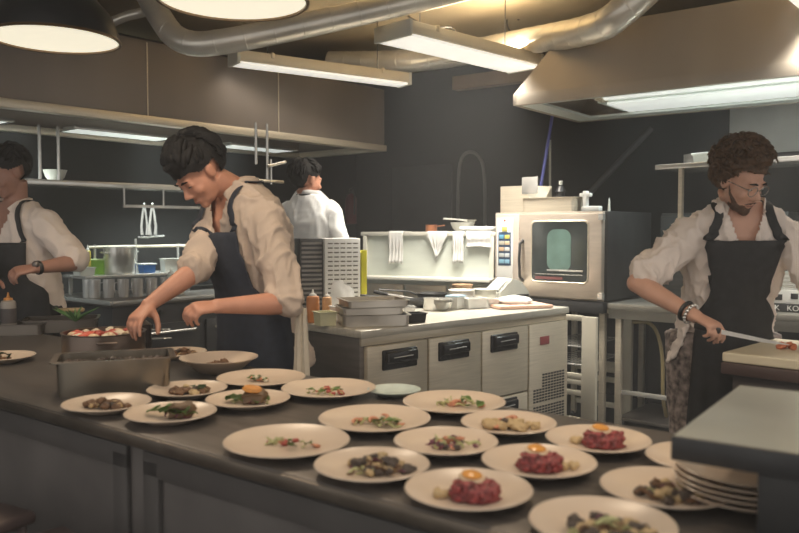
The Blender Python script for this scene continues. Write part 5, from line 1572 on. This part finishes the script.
# --- cook at the left edge
S0 = D(18, 214, 3.95); F0 = V((-.45, -.89, 0)).normalized(); P0 = V((S0.x, S0.y, .95)) - F0 * .06
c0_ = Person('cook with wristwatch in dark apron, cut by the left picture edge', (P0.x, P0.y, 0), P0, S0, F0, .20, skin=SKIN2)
H0 = frame(D(8, 172, 3.88), V((-.52, -.70, -.42)))
aL = (S0 - c0_.Rt * .17 + V((0, 0, -.04)), D(78, 262, 3.80), D(36, 268, 3.62))
aR = (S0 + c0_.Rt * .17 + V((0, 0, -.04)), D(-38, 262, 3.92), D(-12, 275, 3.68))
c0_.body(H0, [aL, aR], [dict(w=aL[2], d=D(12, 272, 3.56) - aL[2], n=V((0, -.5, .8)), side=1, curl=(.6, .7, .7, .7)), dict(w=aR[2], d=V((.3, -.8, -.2)), n=V((0, -.2, .9)), side=-1, curl=(.6, .7, .7, .7))], .006)
c0_.shirt(SHIRT, [aL, aR], sleeve=.94, vneck=.12, open_w=.5, seed=11, amp=.012, puff=1.05)
c0_.apron(APRON, top=.72, hw=.85, bottom=.42, seed=3, side=1.4)
c0_.trousers(TROUS)
c0_.eyes(H0)
hair_short(c0_, H0, HAIRB, .008, seed=5, amp=.002); locks(c0_, H0, HAIRB, 120, 6, r=(.085, .104, .098), w=.009)
fa = (aL[2] - aL[1]).normalized(); x_ = fa.cross(V((0, 0, 1))).normalized(); y_ = fa.cross(x_)
b = MB(); b.tube([aL[2] - fa * .012 + x_ * (.030 * math.cos(a)) + y_ * (.030 * math.sin(a)) for a in [2 * PI * k / 20 for k in range(21)]], .010, 8, ry=.004, side=fa); wt = c0_.part(b, 'wristwatch', BLACK)
b = MB(); b.ball(aL[2] - fa * .012 - x_ * 0 + V((0, -.028, .016)), (.017, .012, .017)); c0_.part(b, 'watch_face', STEEL_D, wt)
# ------------------------------------------------------------------ lights
def area(name, p, rot, sx, sy, e, col, spread=None):
    l = bpy.data.lights.new(name, 'AREA'); l.shape = 'RECTANGLE'; l.size = sx; l.size_y = sy; l.energy = e; l.color = col
    if spread: l.spread = spread
    o = bpy.data.objects.new(name, l); COL.objects.link(o); o.location = p; o.rotation_euler = rot; return o
def point(name, p, e, col, r=.05):
    l = bpy.data.lights.new(name, 'POINT'); l.energy = e; l.color = col; l.shadow_soft_size = r
    o = bpy.data.objects.new(name, l); COL.objects.link(o); o.location = p; return o
WARM = (1, .80, .58); NEUT = (1, .93, .82); COOL = (.90, 1, .97)
for k, c in enumerate(PLS):  # the last two bulbs belong to the added, unseen shades
    l = bpy.data.lights.new('pendant_bulb', 'SPOT'); l.energy = (20, 18, 14, 22)[k]; l.color = WARM; l.spot_size = R(150); l.spot_blend = .6; l.shadow_soft_size = .12
    o = bpy.data.objects.new('pendant_bulb', l); COL.objects.link(o); o.location = c + V((0, 0, -.02))
for k, (c, L, w, a) in enumerate(FX):
    area('fixture_light', c + V((0, 0, -.012)), (0, 0, a), L, w, (5, 48, 40)[k], NEUT, R((120, 110, 95)[k]))
    area('added_uplight', c + V((0, 0, .12)), (PI, 0, a), L, w, (1.5, 26, 12)[k], (1, .82, .55))  # uplight added over the closed housing to brighten ceiling and beams
u, v = axes(HL_A)
for x in (0.02, 1.78):
    area('hood_light', loc(HL_O, HL_A, x, .78, 2.055), (0, 0, R(HL_A)), 1.0, .2, 19, COOL, R(95))
hr_o = V((.75, 5.2, 2.2))
for k in range(2):
    q = loc(hr_o, -37, .48 + k * 1.25 + .59, .38, .03)
    area('hood_light', q, (0, 0, R(-37)), 1.15, .1, 12, COOL, R(120))

w = bpy.data.worlds.new('ambient_fill'); scene.world = w; w.use_nodes = True  # even background glow added as fill light, lifts the dark parts
bg = w.node_tree.nodes['Background']; bg.inputs[0].default_value = (1, .95, .89, 1); bg.inputs[1].default_value = .72
vs = scene.view_settings
scene.display_settings.display_device = 'sRGB'
vs.view_transform = 'Standard'; vs.look = 'None'; vs.exposure = .16; vs.gamma = 1; vs.use_curve_mapping = False
scene.cycles.use_denoising = True
scene.cycles.max_bounces = 6
scene.cycles.sample_clamp_indirect = 4

# thin haze added through the room so that deep blacks come out lighter
b = MB(); b.box(-7.5, 8.5, -1.4, 11.5, .01, 2.94)
hz = b.build('haze', DARKF, None, smooth=False)
hm = bpy.data.materials.new('black_lift_haze'); hm.use_nodes = True
nt = hm.node_tree; nt.nodes.remove(nt.nodes['Principled BSDF'])
vn = nt.nodes.new('ShaderNodeVolumeScatter'); vn.inputs['Density'].default_value = .012; vn.inputs['Color'].default_value = (1, 1, 1, 1)
nt.links.new(vn.outputs[0], nt.nodes['Material Output'].inputs['Volume'])
hz.data.materials.clear(); hz.data.materials.append(hm)
tag(hz, 'thin haze added through the room to lift the blacks', 'haze', None, 'stuff')
